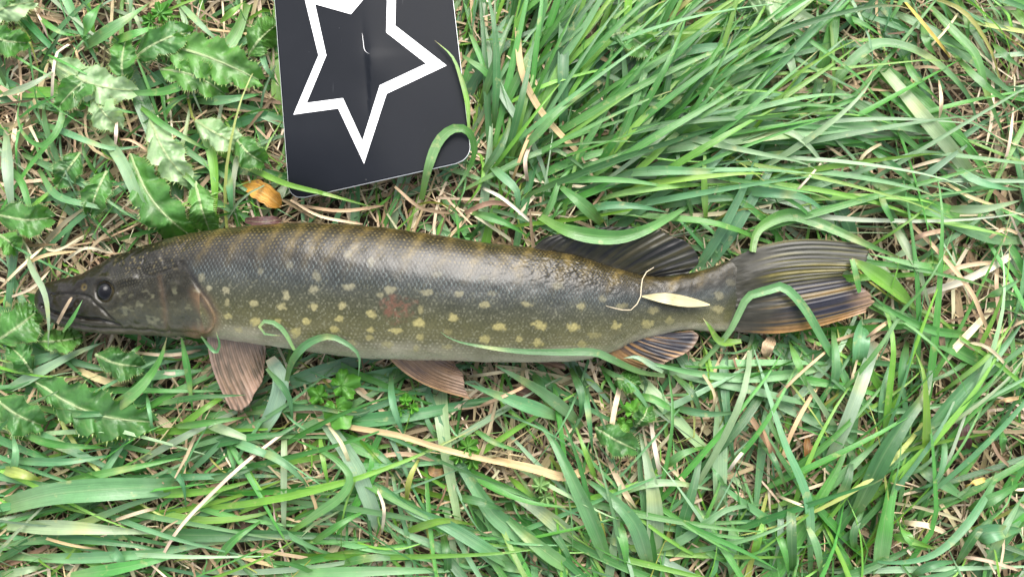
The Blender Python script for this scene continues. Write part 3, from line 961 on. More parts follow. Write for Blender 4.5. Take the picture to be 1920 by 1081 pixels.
def wprof(s, kind):
    if kind == 'cut':
        return np.clip(0.75 + 0.25 * np.sin(np.pi * np.clip(s, 0, 1)), 0, 1) * np.where(s > 0.995, 0.8, 1)
    if kind == 'straw':
        return 0.8 + 0.2 * np.sin(np.pi * s) - 0.35 * sstep(0.9, 1, s)
    if kind == 'rag':
        return np.sin(np.pi * np.clip(s, 0.03, 0.97)) ** 0.6 * (0.55 + 0.75 * vnoise(s * 9, s * 0 + 3.3, 12))
    if kind == 'lens':
        return np.sin(np.pi * np.clip(s, 0.02, 0.98)) ** 0.8
    return (0.55 + 0.45 * sstep(0, 0.30, s)) * np.clip((1 - s) / 0.62, 0.015, 1) ** 0.8


REG = [  # group, where
    (lambda x, y: x < 545 and y < 520, 'grass blades in the thistle patch', 'in the thistle patch'),
    (lambda x, y: x < 720 and y >= 520, 'grass blades around the pectoral fin', 'around the pectoral fin'),
    (lambda x, y: 545 <= x < 1400 and y < 520, 'grass blades of the dense tuft', 'in the dense tuft'),
    (lambda x, y: x >= 1400 and y < 520, 'grass blades over straw by upper tail lobe', 'past the upper tail lobe'),
    (lambda x, y: 720 <= x < 1380, 'grass blades on the belly side', 'on the belly side'),
    (lambda x, y: True, 'grass blades past the lower tail lobe', 'past the lower tail lobe')]
CWORD = {'g': 'green', 'b': 'deep green', 'y': 'yellow green', 'p': 'pale green', 'd': 'dark green', 't': 'mid green', 'o': 'yellowing',
         's': 'tan', 'w': 'cream', 'n': 'brown', 'l': 'yellow'}


def shape_words(pts):
    d = pts[-1] - pts[0]
    L = np.sqrt((np.diff(pts, axis=0) ** 2).sum(1)).sum()
    ch = np.hypot(*d) / L
    cv = 'straight' if ch > 0.985 else 'curved' if ch > 0.90 else 'hooked'
    a = math.degrees(math.atan2(-d[1], d[0])) % 180
    orient = 'lengthwise to' if a < 22 or a > 158 else 'crosswise to' if 65 < a < 115 else 'slanting headward beside' if a > 90 else 'slanting tailward beside'
    return ('long' if L > 210 else 'short' if L < 110 else ''), cv, orient + ' the pike'


def region(pts, wpx, colk):
    mx, my = pts.mean(0)
    ln, cv, orient = shape_words(pts)
    wd = 'broad' if wpx >= 20 else 'narrow' if wpx <= 12 else ''
    for f_, g_, where in REG:
        if f_(mx, my):
            return g_, ' '.join(f"{wd} {CWORD[colk]} blade, {ln} {cv}, {orient}, {where}".split()).replace(' ,', ',')


def hero(name, pts, wpx, colk, label=None, kind='', lift=None, on=None, cat='grass blade', mat=None, n=None, roll=None, gut=None, group=None):
    pts = np.array([(p[0], p[1]) for p in pts], float)
    L = np.sqrt((np.diff(pts, axis=0) ** 2).sum(1)).sum()
    n = n or int(np.clip(L / 14, 10, 46))
    P2 = catmull(pts, n)
    s = np.linspace(0, 1, n)
    r = random.Random(int(pts[0, 0] * 7 + pts[0, 1] * 13 + pts[-1, 0] * 3))
    lift = r.uniform(0.004, 0.020) if lift is None else lift
    z = np.full(n, 0.03)
    for _ in range(4):
        x, y = U(P2[:, 0], P2[:, 1], z)
        hf = look(HF, x, y, 0.0)
        sup = np.maximum(hf, 0.018)
        near = hf > 0
        if near.any():
            pad = np.pad(sup, 2, mode='edge')
            sup = np.max([pad[i:i + n] for i in range(5)], 0)
            pad = np.pad(sup, 2, mode='edge')
            sup = np.maximum(np.mean([pad[i:i + n] for i in range(5)], 0), np.where(near, hf, 0))
        arch = np.sin(np.pi * np.clip(s, 0.0, 1)) ** 0.7
        if on == 'fish':
            z = sup + 0.0022 + lift * arch * 0.35
        else:
            z = np.where(near, sup + 0.002, sup - 0.008 * (1 - arch)) + lift * arch
    x, y = U(P2[:, 0], P2[:, 1], z)
    Pc = np.stack([x, y, z], -1)[None]
    W = (wpx * MM * 1.10 * wprof(s, kind))[None]
    rl = (r.uniform(-0.32, 0.32) if roll is None else roll) + r.uniform(-0.5, 0.5) * (s - 0.5) + 0.15 * np.sin(s * r.uniform(3, 9) + r.uniform(0, 6))
    base = fc(PAL[colk]) * r.uniform(0.85, 1.18) * np.array([r.uniform(0.88, 1.15), 1, r.uniform(0.85, 1.2)])
    cr = np.repeat(base[None], n, 0)
    if colk in 'gbytpdo':
        cr = mixc(cr, fc((0.20, 0.29, 0.08)), np.clip(0.30 - s, 0, 0.3) * 1.6)
        cr = mixc(cr, fc(PAL['p']), 0.22 * sstep(0.55, 0.8, vnoise(s * 6 + r.uniform(0, 50), s * 0, 3)))
        if kind == 'cut' and wpx > 18:
            cr = mixc(cr, fc((0.55, 0.45, 0.30)), sstep(0.94, 0.99, s) * 0.9)
        elif r.random() < 0.25: cr = mixc(cr, DEADTIP, sstep(0.86, 1.0, s) * 0.85)
        if r.random() < 0.3:
            k0 = r.uniform(0.3, 0.8); cr = mixc(cr, fc((0.33, 0.36, 0.12)), np.exp(-((s - k0) / 0.05) ** 2) * 0.6)
    else:
        cr = cr * (0.75 + 0.5 * vnoise(s * 9 + r.uniform(0, 50), s * 0, 5))[:, None]
    g = np.array([r.uniform(0.06, 0.22) if gut is None else gut])
    V, uv, cc, F = ribbons(Pc, W, rl[None], g, 5, cr[None])
    grp = group
    if label is None:
        grp, label = region(pts, wpx, colk)
    o = obj(name, mesh(name, V, F, uv, cc), mat or M_BLADE, label=label, cat=cat, group=grp)
    recentre(o)
    return o


# blades read off the photograph: points | width | colour [| profile]
BL_TXT = """
464,8 440,69 391,126 326,167 260,175 195,173|24|g
118,165 171,195 228,208 269,214|15|g
334,0 350,53 350,94 326,151 301,167|11|p
366,262 440,300 500,329 541,346 611,364 690,388|12|y
252,191 309,236 366,269 410,290|12|g
191,252 228,301 265,378 309,440|23|p|cut
12,244 16,326 24,391 41,440|20|p
41,289 122,326 195,370 252,436|15|t
102,151 118,203 106,248 77,273 45,252 33,212 45,175|12|g
61,224 122,248 187,273 220,279 281,271|12|t
368,228 395,277 403,326 403,428|20|y
427,309 432,360 435,407|17|t
159,90 228,45 289,0|26|t
203,81 260,61 309,45|16|g
411,45 444,16 464,0|13|y
260,391 309,342 342,273 362,163|13|p
309,232 317,204 350,179 376,190|12|g
155,73 171,33 195,0|22|g
488,81 497,122 525,163|11|t
366,191 427,187 497,175|16|b
73,317 106,366 179,387 240,400|13|b
0,300 40,340 60,400 95,440|13|g
300,300 360,340 400,420|10|g
330,0 390,60 430,95|12|t
0,180 60,160 120,120|14|p
70,30 110,60 160,70|10|g
20,430 70,380 130,330|11|y
1055,0 1057,61 1055,142 1055,244|20|b|cut
1137,338 1190,191 1226,90 1257,0|14|g
1133,362 1198,317 1267,252 1369,155|12|y
1059,321 1145,297 1247,277 1400,258 1535,245 1624,236 1714,242 1790,266 1870,318|26|t
1129,419 1088,379 1035,338|22|g
884,399 920,408 950,420 990,442|15|g
1112,297 1161,281 1202,244 1267,191 1400,118|20|g
1145,102 1226,61 1328,24|10|y
1129,195 1210,130 1267,94 1340,41 1400,16|14|g
994,240 1015,204 1051,122 1100,0|15|y
1063,142 1088,106 1137,61 1194,0|22|g
1161,281 1206,236 1238,187 1269,138|14|t
1304,423 1287,366 1271,293 1263,236|12|d
1267,350 1316,321 1356,285 1400,236|18|t
1112,378 1169,362 1259,350 1400,344|12|y
901,0 905,41 921,122 941,175 978,236 1015,305 1047,428|15|p
868,106 909,134 933,171 945,212|12|g
860,362 921,330 1031,281 1080,305 1112,338 1125,370|12|t
913,305 941,330 970,362 966,419|16|t
1324,419 1320,330 1324,252|12|y
960,300 1000,260 1060,200 1130,150|16|g
930,240 960,170 1000,90 1040,20|16|g
900,200 925,130 950,60 975,0|15|d
1090,250 1150,180 1200,120 1250,70|15|g
1020,150 1060,100 1100,60 1150,0|14|y
1150,240 1250,215 1340,205 1430,210|20|b
1130,330 1230,320 1330,322 1440,318|16|b
1180,170 1260,140 1340,120 1420,110|16|g
1240,110 1320,90 1390,88 1450,92|16|t
1200,290 1280,230 1350,180 1420,140|13|g
1080,400 1140,385 1200,388 1260,400|14|b
1000,430 1030,390 1050,340 1090,300|12|g
1290,200 1380,150 1470,120 1530,80|14|g
1230,390 1300,375 1380,372 1450,382|15|t
900,330 930,290 950,250 960,200|14|d
1110,200 1190,190 1260,200 1330,230|15|d
880,60 905,120 915,180|10|g
1400,118 1441,102 1500,60|12|g
1535,147 1545,110 1555,81 1567,0|24|g|cut
1522,203 1530,170 1537,140|18|d|cut
1547,228 1543,195 1563,155 1632,88 1673,83 1726,100 1779,138 1820,191 1836,260|20|t
1734,4 1787,61 1828,106 1848,171 1885,260|18|g
1787,102 1840,155 1920,212|14|g
1441,0 1502,33 1551,57 1592,90|24|p
1567,24 1624,49 1665,77|12|g
1868,440 1787,403 1714,383 1657,350 1584,301 1543,260|30|g
1640,114 1689,171 1738,228 1787,285 1844,362|24|p|cut
1640,163 1685,195 1730,232 1790,262|16|g
1697,362 1746,321 1836,256|14|p
1718,350 1665,305 1616,269|16|d
1693,102 1714,142 1763,191|13|g
1380,199 1433,179 1502,175|15|t
1380,98 1433,90 1498,102|14|p
1380,358 1461,362 1514,374 1559,407|18|t
1380,299 1461,289 1559,283|13|t
1380,350 1430,342 1478,334|10|g
1779,305 1828,338 1885,354 1920,356|16|t
1730,41 1738,81 1760,110|14|g
1885,415 1870,395 1860,383|12|t
1767,391 1848,391 1920,374|16|p
1490,210 1560,200 1640,170|12|g
1420,230 1500,260 1560,330|13|p
1460,60 1480,110 1500,190|16|p
1600,0 1590,30 1610,60|12|g
1560,180 1600,210 1620,260|12|d
1860,80 1890,110 1920,130|14|d
1800,0 1812,40 1815,90|10|g
1650,340 1655,380 1690,440|12|g
1500,330 1540,350 1600,390|18|b
1663,400 1694,457 1720,504 1735,551 1748,598|18|p
1842,628 1789,625 1742,617 1694,595 1663,576 1632,551|15|g
1811,502 1757,502 1694,491 1628,475|14|g
1920,452 1867,447 1789,422 1713,400|23|t
1839,563 1883,541 1920,519|14|t
1754,740 1789,717 1852,667 1896,607 1911,570|9|y
1645,1081 1665,934 1682,872|32|g|cut
1682,872 1706,844 1788,746 1869,664 1920,601|34|t
1606,690 1612,650 1618,600|30|t|cut
1584,987 1608,950 1657,852 1698,787 1735,734 1751,644|30|d
1523,942 1576,893 1633,840 1674,803|15|t
1551,872 1584,795 1612,722 1641,640|24|p|cut
1714,868 1767,905 1825,946|24|t
1812,956 1869,930 1920,901|20|g
1808,1011 1849,999 1920,991|32|b
1841,1072 1878,999 1920,925|16|t
1878,850 1878,820 1878,795|20|g|cut
1878,856 1861,905 1808,987 1747,1040 1665,1054 1604,1040|16|t
1653,803 1661,722 1674,664|22|b
1604,1040 1600,999 1625,942|14|d
1494,803 1564,801 1645,815|12|t
1682,974 1710,1015 1743,1032|18|g
1482,925 1484,1000 1486,1075|16|d|cut
1608,1081 1563,1023 1531,966|14|g
1763,803 1771,844 1755,901 1698,921|12|t
1462,934 1462,1007 1445,1072|12|p
1421,1031 1430,1000 1433,962|14|y
1519,1080 1515,942 1470,828 1433,713 1409,640|16|t
1560,620 1566,690 1560,740|16|b|cut
1480,640 1500,690 1520,740|14|g
1700,640 1690,690 1680,760|18|b
1720,680 1735,720 1730,790|12|d
1490,870 1540,840 1600,780|14|g
1660,1000 1700,1010 1760,1030|14|y
1790,1060 1830,1000 1880,950|14|d
1420,820 1450,860 1480,930|12|d
1560,960 1590,900 1600,840|16|d
1450,980 1470,1030 1480,1081|14|g
1540,1081 1530,1020 1500,960|16|t
1700,1081 1740,1060 1800,1050|16|b
0,690 96,666 149,637|20|t
0,738 72,700 145,661 198,640|20|p
149,789 203,767 260,729 299,676 313,632|22|g
0,791 72,816 145,849 207,878 246,897|18|t
29,806 96,830 217,840|14|g
0,950 96,926 193,917 309,910 347,905|38|t|cut
0,994 70,988 145,982 241,946 338,917 410,890|14|t
0,984 145,989 309,999|24|p
0,1042 145,1045 289,1035 400,1016 530,1008|18|t
120,1081 241,1061 362,1032|20|g
250,709 320,700 395,693|16|t
342,634 354,705 362,777|13|g
487,815 516,762 526,709 506,671|28|p|cut
275,733 282,780 289,820|7|t
371,787 434,811 501,835|16|p
429,825 482,844 540,873|16|t
48,960 145,946 241,912 362,859 424,820|10|d
96,907 217,883 357,854|14|g
154,970 188,897 251,806|15|t
424,830 439,878 436,910|8|t
0,1078 96,1059|14|p
203,1018 225,1045 241,1071|20|t
338,1023 352,970 386,941 434,907|9|y
0,878 40,888 87,902|18|o
0,860 120,865 230,850|14|b
60,760 150,775 260,770|14|d
230,690 250,660 275,640|12|g
280,760 370,745 460,740|12|d
320,800 400,790 470,780|13|g
0,1020 120,1010 240,1020 350,1040|14|d
380,900 430,890 500,870|12|d
300,870 340,900 350,960|11|b
400,1060 440,1010 500,970|14|g
20,900 30,850 20,800|13|t
500,690 540,740 550,800|12|b
600,1081 560,1060 500,1050|12|g
1060,1081 1000,1019 929,966 884,901 839,832 807,775|30|b
823,828 799,783 786,738|9|t
600,775 664,868 688,925 713,995|28|p|cut
990,1081 909,1027 827,978 770,954 725,917 664,885|22|t
888,1060 807,1019 745,991 713,962|16|t
533,807 533,885 533,999|12|p|cut
542,999 595,962 644,925 656,893 623,856 542,819|16|g
480,1081 562,1052 705,1027 827,1013|16|g
501,1078 705,1070 900,1068|18|t
460,836 521,860 566,897 586,925|14|t
599,811 607,868 621,930|9|y
733,697 737,754 754,807 766,832|14|t
1055,785 1002,764 929,738 872,717|24|t
1090,800 1063,770 1010,730 928,684|22|t
460,775 582,762 664,775 697,766 721,742|12|d
762,942 770,893 794,844|11|o
831,999 838,1040 840,1081|14|d|cut
1148,1076 1112,978 1083,917 1055,860 1026,811 989,779|28|b
1224,1081 1214,1048 1189,979 1132,921 1083,889|28|t
1224,1072 1226,942 1214,868 1197,803|30|p
1267,1072 1279,987 1303,901 1320,815|22|d
1348,954 1348,844 1348,750|27|p|cut
1152,930 1205,909 1267,905 1352,921|14|p
1201,1036 1271,1015 1320,983 1365,954 1446,944|16|t
1095,717 1104,783 1112,856|11|b
1120,905 1099,852 1075,787|10|y
1091,1076 1042,1048 981,999 920,942|24|t
1095,1027 1055,991 1002,950 920,905|26|p
953,893 980,915 1010,942|12|y
1132,1007 1161,1019 1189,1038|12|p
1409,1048 1425,1000 1434,962|13|y
1360,913 1345,890 1328,868|8|t
920,1048 960,1062 1002,1076|18|t
850,930 900,940 960,960|14|d
1010,960 1060,1030 1080,1081|14|d
1150,960 1170,1020 1175,1081|18|g
1240,880 1280,850 1330,835|14|g
1180,740 1230,750 1290,790|14|g
1260,700 1300,740 1320,800|12|d
1000,700 1020,740 1030,790|16|b
1070,690 1090,740 1085,800|14|d
1300,1010 1340,1040 1390,1060|14|g
1380,980 1370,1030 1375,1081|22|t|cut
1250,760 1330,775 1400,770|14|b
1130,690 1190,730 1230,790|12|t
580,1020 640,980 700,950|12|g
620,1060 700,1045 780,1050|14|d
690,830 720,860 760,890|12|b
880,800 930,830 990,850|10|g
750,1000 830,975 900,985|14|y
860,890 900,930 910,990|14|d
"""
nb = 0
for ln in BL_TXT.strip().split('\n'):
    f_ = ln.split('|')
    pts = [tuple(float(v) for v in t.split(',')) for t in f_[0].split()]
    hero('grass_blade', pts, float(f_[1]), f_[2], kind=f_[3] if len(f_) > 3 else '')
    nb += 1

G = 'single blades across the pike or card'
HERO_ON = [
    ([(1013, 407), (1051, 428), (1102, 441), (1161, 444), (1212, 430), (1259, 405), (1320, 368)], 25, 'g', 'broad green blade lying across the top of the dorsal fin', ''),
    ([(1410, 472), (1416, 440), (1428, 424), (1462, 406), (1488, 403), (1519, 413), (1571, 434), (1623, 457), (1674, 478), (1702, 489)], 22, 'g', 'arched green blade bending over the upper tail lobe', ''),
    ([(1310, 685), (1364, 625), (1380, 597), (1402, 556), (1436, 545), (1467, 538), (1506, 577), (1545, 643), (1571, 684), (1596, 734), (1633, 762), (1682, 770), (1747, 762), (1829, 742), (1920, 665)], 16, 't', 'very long blade looping over the lower tail lobe and away', ''),
    ([(1246, 704), (1205, 698), (1174, 686), (1136, 668), (1114, 660), (1035, 660), (960, 657), (870, 643), (840, 632), (826, 622)], 13, 'd', 'dark green blade lying lengthwise along the pike\'s belly', ''),
    ([(1553, 686), (1474, 702), (1380, 708), (1295, 697), (1226, 682), (1181, 671)], 18, 't', 'green blade lying under the anal fin toward the tail', ''),
    ([(1243, 697), (1221, 683), (1193, 669), (1169, 671)], 11, 'p', 'short pale folded blade touching the anal fin', ''),
    ([(537, 716), (548, 676), (574, 645), (611, 630), (637, 636), (672, 664), (672, 705)], 13, 't', 'arched blade hooked over the belly between pectoral and pelvic fins', ''),
    ([(552, 656), (530, 617), (506, 602), (487, 606), (493, 624), (530, 629)], 8, 't', 'thin blade curled in a loop behind the gill cover', ''),
    ([(40, 438), (57, 497), (83, 547), (91, 598), (90, 660)], 12, 'p', 'pale narrow blade hanging over the tip of the snout', ''),
    ([(118, 622), (134, 600), (155, 562)], 7, 'g', 'short thin blade poking up beside the lower jaw', ''),
    ([(790, 374), (803, 315), (822, 266), (848, 242), (874, 243), (888, 266), (888, 296), (870, 333), (844, 372)], 17, 'g', 'green blade arched in a hoop over the card\'s rounded corner', ''),
    ([(879, 240), (876, 192), (866, 152), (848, 107), (815, 76)], 9, 'y', 'narrow bright blade leaning over the card\'s long edge', ''),
    ([(1716, 577), (1682, 547), (1647, 519), (1597, 485)], 30, 'y', 'broad folded yellow green blade at the tail fork', 'lens'),
    ([(1597, 486), (1604, 515), (1611, 548)], 11, 'g', 'short bent blade end lying on the lower tail lobe', 'cut'),
    ([(378, 630), (405, 660), (412, 645), (405, 622)], 7, 't', 'small curled blade tip over the pectoral fin base', ''),
    ([(1390, 640), (1350, 640), (1330, 612), (1318, 596)], 14, 'y', 'bright green blade curled up against the narrow tail root', ''),
]
for pts, wd, ck, lab, kd in HERO_ON:
    hero('grass_blade', pts, wd, ck, label=lab, kind=kd, on='fish', lift=0.006, roll=random.uniform(-0.2, 0.2))
hero('grass_blade', [(500, 327), (541, 346), (611, 364), (700, 388)], 9, 'y', label='thin yellow green blade crossing the card\'s lower corner', on='fish', lift=0.005, roll=0)

ST_TXT = """
134,81 106,102 96,204|5|w
140,87 163,147 220,179 252,262|6|s
63,12 80,45 94,81|4|w
220,220 216,281|7|w
220,260 250,265 300,300|5|s
0,540 40,500 90,455|5|w
30,430 60,480 70,530|4|w
20,510 80,480 150,470|6|s
60,440 100,470 160,440|5|w
120,490 160,465 200,470|5|w
10,560 60,540 100,500|5|s
968,0 970,49 978,134 1011,204 1063,265 1120,317|12|s
1015,212 990,260 958,346|6|s
1000,260 985,300 990,345|7|w
1100,95 1130,110 1165,128|8|n
870,400 920,380 960,385|9|n
545,375 600,405 680,420|5|w
560,385 640,395 720,385|6|s
740,350 790,390 850,400|6|n
900,350 940,370 1000,420|6|w
1693,0 1738,53 1783,110|7|l
1720,110 1770,60 1800,20|5|w
1470,380 1510,340 1547,297|4|w
1600,330 1620,290 1660,265|6|s
1690,320 1760,300 1840,290|6|w
1770,340 1820,370 1880,390|6|s
1870,330 1890,280 1900,200|6|w
1760,150 1765,190 1760,230|6|w
1613,642 1640,620 1672,598|7|s
1688,400 1757,469 1820,545 1842,595 1861,639|7|s
1751,696 1820,620 1867,570|13|w
1870,491 1868,530 1873,600|7|s
1757,589 1765,630 1770,667|10|n
1713,551 1789,532 1852,504 1910,470|14|w
1740,530 1800,500 1880,490|8|s
1700,460 1730,440 1780,430|9|s
1610,660 1600,700 1590,740|5|s
1570,640 1500,700 1440,760|5|s
284,1081 333,994 415,907 482,849 570,783|6|w
570,783 664,801 745,815 827,840 909,860 1002,879|10|s
920,860 1002,879 1063,893 1124,864|15|s
1140,846 1152,770 1169,697|9|w
1140,858 1160,900 1197,966|11|w
1000,715 960,735 900,760|6|s
640,700 680,740 720,760|6|s
680,860 760,850 840,870|8|s
610,790 640,830 660,880|7|w
700,900 720,950 716,1000|6|w
560,880 590,940 600,1000|6|s
1547,701 1502,775 1474,836 1449,921|7|s
1388,754 1429,815 1470,881|10|n
1449,925 1500,945 1551,964|5|w
1690,978 1740,985 1776,999|10|w
1808,911 1849,897|9|l
1861,754 1914,744|8|s
1220,790 1228,840 1240,900|8|w
1240,860 1280,900 1310,940|6|w
1360,890 1390,850 1410,830|6|w
1420,780 1440,830 1450,880|6|n
140,690 200,715 240,720|12|s
250,660 320,665 380,655|6|s
280,690 320,700 360,690|6|w
60,1000 130,1020 200,1030|5|s
200,980 260,960 300,950|6|s
1850,800 1870,850 1900,880|6|n
1800,640 1850,650 1900,700|6|s
1840,460 1880,430 1915,440|6|w
1790,1040 1850,1050 1915,1070|6|s
1310,690 1340,740 1330,790|5|s
880,705 920,700 990,690|6|s
"""
sreg = [(lambda x, y: y < 560 and x < 545, 'dry stalks around the thistle and snout', 'by thistle or snout'),
        (lambda x, y: y < 560 and x < 1400, 'dry stalks in the tuft', 'between card and dorsal fin'),
        (lambda x, y: x >= 1400, 'dry stalks past the tail', 'past the tail fin'),
        (lambda x, y: True, 'dry stalks on the belly side', 'on the belly side')]
for ln in ST_TXT.strip().split('\n'):
    f_ = ln.split('|')
    pts = [tuple(float(v) for v in t.split(',')) for t in f_[0].split()]
    arr = np.array(pts).mean(0)
    for fn, gg, ll in sreg:
        if fn(*arr): break
    l0, l1, l2 = shape_words(np.array(pts))
    ll = ' '.join(f"{'thick' if float(f_[1]) > 8 else 'thin'} {CWORD[f_[2]]} dry stalk, {l0} {l1}, {l2}, {ll}".split()).replace(' ,', ',')
    hero('dry_stalk', pts, float(f_[1]), f_[2], label=ll, group=gg, kind='straw', cat='straw', mat=M_STRAW, gut=0.12)
hero('dry_stalk', [(108, 606), (122, 580), (135, 557)], 7, 'k', label='short tan stalk resting against the pike\'s lower jaw', kind='straw', on='fish', lift=0.004, cat='straw', mat=M_STRAW)
hero('dry_leaf', [(1204, 555), (1240, 558), (1290, 566), (1331, 571)], 20, 'v', label='pale dry willow shaped leaf lying on the pike near the tail', kind='lens', on='fish', lift=0.003, cat='leaf', mat=M_STRAW, roll=0.05, gut=0.06)
hero('dry_fibre', [(1226, 501), (1208, 514), (1202, 540), (1200, 560), (1182, 581), (1160, 579), (1136, 573)], 1.7, 'v', label='thin curled plant fibre stuck on the pike beside the dry leaf', kind='straw', on='fish', lift=0.003, cat='fibre', mat=M_STRAW, roll=0)

# dead leaves
DEAD = [([(452, 345), (490, 358), (528, 388)], 34, (0.42, 0.225, 0.035), 'yellow and orange dead leaf beside the card\'s corner'),
        ([(1436, 672), (1440, 648), (1452, 632)], 20, (0.40, 0.27, 0.17), 'pale tan dead leaf just below the lower tail lobe'),
        ([(958, 728), (985, 738), (1012, 746)], 22, (0.13, 0.055, 0.03), 'dark red brown dead leaf on the belly side near the pelvic fin'),
        ([(1800, 770), (1806, 815), (1812, 850)], 24, (0.12, 0.04, 0.03), 'narrow dark red dead leaf on straw past the tail'),
        ([(1512, 812), (1516, 845), (1522, 880)], 18, (0.34, 0.14, 0.03), 'small orange brown dead leaf among broad blades past the tail'),
        ([(800, 870), (815, 885), (840, 880)], 15, (0.34, 0.19, 0.09), 'small rusty dead leaf on straw below the pelvic fin'),
        ([(455, 412), (490, 416), (530, 410)], 20, (0.085, 0.03, 0.024), 'dark crimson dead leaf between the thistle and the pike\'s back'),
        ([(480, 945), (500, 930), (515, 920)], 16, (0.22, 0.12, 0.06), 'brown dead leaf beside the dark clod of earth')]
for pts, wd, cl, lab in DEAD:
    PAL['x'] = tuple((0.62 if cl[1] < 0.199 else 0.85) * v for v in cl)
    hero('dead_leaf', pts, wd, 'x', label=lab, kind='rag', cat='leaf', mat=M_DEAD, n=22, lift=0.003, gut=0.08)

# dark clod of earth showing through
cx, cy = [float(v) for v in U(470, 962, 0.012)]
th = np.linspace(0, 2 * np.pi, 22, endpoint=False)[None]; el = np.linspace(0.02, 1.7, 12)[:, None]
rr = 0.021 * (1 + 0.5 * (fbm(np.cos(th) * 2 + 5 + el, np.sin(th) * 2 + 5 + el * 2, 3, 3) - 0.5))
V = np.stack([cx + rr * np.sin(el) * np.cos(th) * 0.9, cy + rr * np.sin(el) * np.sin(th) * 1.2, rr * np.cos(el) * 0.75 + 0.0], -1)
clod = obj('earth_clod', mesh('earth_clod', V, grid_faces(12, 22, closed=True)), M_SOIL, label='dark clod of bare earth among grass on the pectoral fin side', cat='clod')
recentre(clod)


# ------------------------------------------------------------------ thistles and small herbs
def thistle_leaf(parent, p0, p1, hw, under, seed, lift=0.012):
    r = np.random.default_rng(seed)
    n, na = 61, 13
    s = np.linspace(0, 1, n)
    P0, P1 = np.array(p0, float), np.array(p1, float)
    d = P1 - P0; L = np.hypot(*d); nrm_ = np.array([-d[1], d[0]]) / L
    bow = r.uniform(-0.10, 0.10) * L
    ctr = P0[None] + d[None] * s[:, None] + nrm_[None] * (bow * np.sin(np.pi * s))[:, None]
    nl = max(2, int(L / 42))
    env = np.sin(np.pi * np.clip(s * 0.93 + 0.05, 0, 1)) ** 0.6 * 1.08
    q = np.linspace(-1, 1, na)[None]
    lob = lambda ph: 0.70 + 0.32 * np.abs(np.sin(np.pi * (s * nl + ph))) ** 0.8 - 0.10 * np.abs(np.sin(np.pi * (s * nl * 3 + ph * 2)))
    wl, wr = hw * env * lob(0.0), hw * env * lob(0.35)
    wid = np.where(q < 0, wl[:, None], wr[:, None])
    # lobes sweep towards the tip
    px = ctr[:, :1] + nrm_[0] * q * wid + d[0] / L * np.abs(q) ** 1.5 * hw * 0.30
    py = ctr[:, 1:] + nrm_[1] * q * wid + d[1] / L * np.abs(q) ** 1.5 * hw * 0.30
    ph = r.uniform(0, 6)
    z = 0.022 + lift * np.sin(np.pi * s * 0.9 + 0.2)[:, None] + np.abs(q) * hw * MM * 0.16 * (1 if not under else -0.6) \
        + 0.0035 * np.sin(s[:, None] * nl * 2 * np.pi + ph) * np.abs(q) ** 1.3 * np.sign(q + 0.01) + (fbm(s[:, None] * 12 + q * 0, q * 3 + s[:, None] * 0, seed, 2) - 0.5) * 0.0035
    hf = look(DIST, *U(px, py, z), 0.2)
    z = np.minimum(z, 0.012 + hf * 2.0)
    X, Y = U(px, py, z)
    V = np.stack([X, Y, z], -1)
    top = np.array([(0.065, 0.190, 0.034), (0.055, 0.165, 0.035), (0.095, 0.245, 0.045)])[r.integers(3)]
    und = np.array([0.30, 0.43, 0.22])
    base = und if under else top
    vein = np.exp(-((np.abs(np.sin(np.pi * (s[:, None] * nl + np.abs(q) * -0.6)))) / 0.16) ** 2) * (np.abs(q) > 0.05)
    cl = np.broadcast_to(base, V.shape).copy()
    cl = mixc(cl, fc((0.17, 0.26, 0.10)) if not under else fc((0.50, 0.55, 0.38)), vein * 0.45)
    patch = sstep(0.5, 0.7, fbm(X * 90, Y * 90, seed + 3, 2))
    cl = mixc(cl, fc(top) if under else cl * 0.75, patch * (0.45 if under else 1.0))
    uv = np.stack([np.broadcast_to((q + 1) / 2, (n, na)), np.broadcast_to(s[:, None], (n, na))], -1)
    F = grid_faces(n, na)
    Vl, Fl, cll, uvl = [V.reshape(-1, 3)], [F], [cl.reshape(-1, 3)], [uv.reshape(-1, 2)]
    # spines on the margin
    k = n * na
    for side in (0, na - 1):
        for i in range(3, n - 2, 2):
            e0, e1 = V[i - 1, side], V[i + 1, side]; m = (e0 + e1) / 2
            o_ = V[i, side] - V[i, na // 2]; o_ = o_ / (np.linalg.norm(o_) + 1e-9)
            tip = m + o_ * r.uniform(0.0015, 0.0042) + np.array([0, 0, r.uniform(-0.0005, 0.0015)])
            Vl.append(np.array([m * 0.6 + e0 * 0.4, m * 0.6 + e1 * 0.4, tip, tip])); Fl.append(np.array([[k, k + 1, k + 2, k + 3]]))
            cll.append(np.tile(fc((0.26, 0.33, 0.12)), (4, 1))); uvl.append(np.tile([[0.1, 0.5]], (4, 1))); k += 4
    Fall = np.concatenate(Fl)
    lf = obj('leaf', mesh('leaf', np.concatenate(Vl), F, np.concatenate(uvl), np.concatenate(cll)), M_THISTLE, parent)
    # spines as their own little mesh (triangles)
    sp = np.concatenate(Vl[1:]).reshape(-1, 4, 3)[:, :3].reshape(-1, 3)
    so = obj('spines', mesh('spines', sp, np.arange(len(sp)).reshape(-1, 3), np.tile([[0.1, 0.5]], (len(sp), 1)), np.tile(fc((0.26, 0.33, 0.12)), (len(sp), 1))), M_THISTLE, lf)
    so['kind'] = 'stuff'
    # midrib
    mid = V[:, na // 2].copy(); mid[:, 2] += 0.0006
    W = (0.0026 * (1 - 0.8 * s))[None]
    Vm, um, cm, Fm = ribbons(mid[None], W, np.zeros((1, n)), np.array([-0.25]), 3, np.tile(fc((0.30, 0.38, 0.18)), (1, n, 1)))
    obj('midrib', mesh('midrib', Vm, Fm, um, cm), M_THISTLE, lf)
    return lf


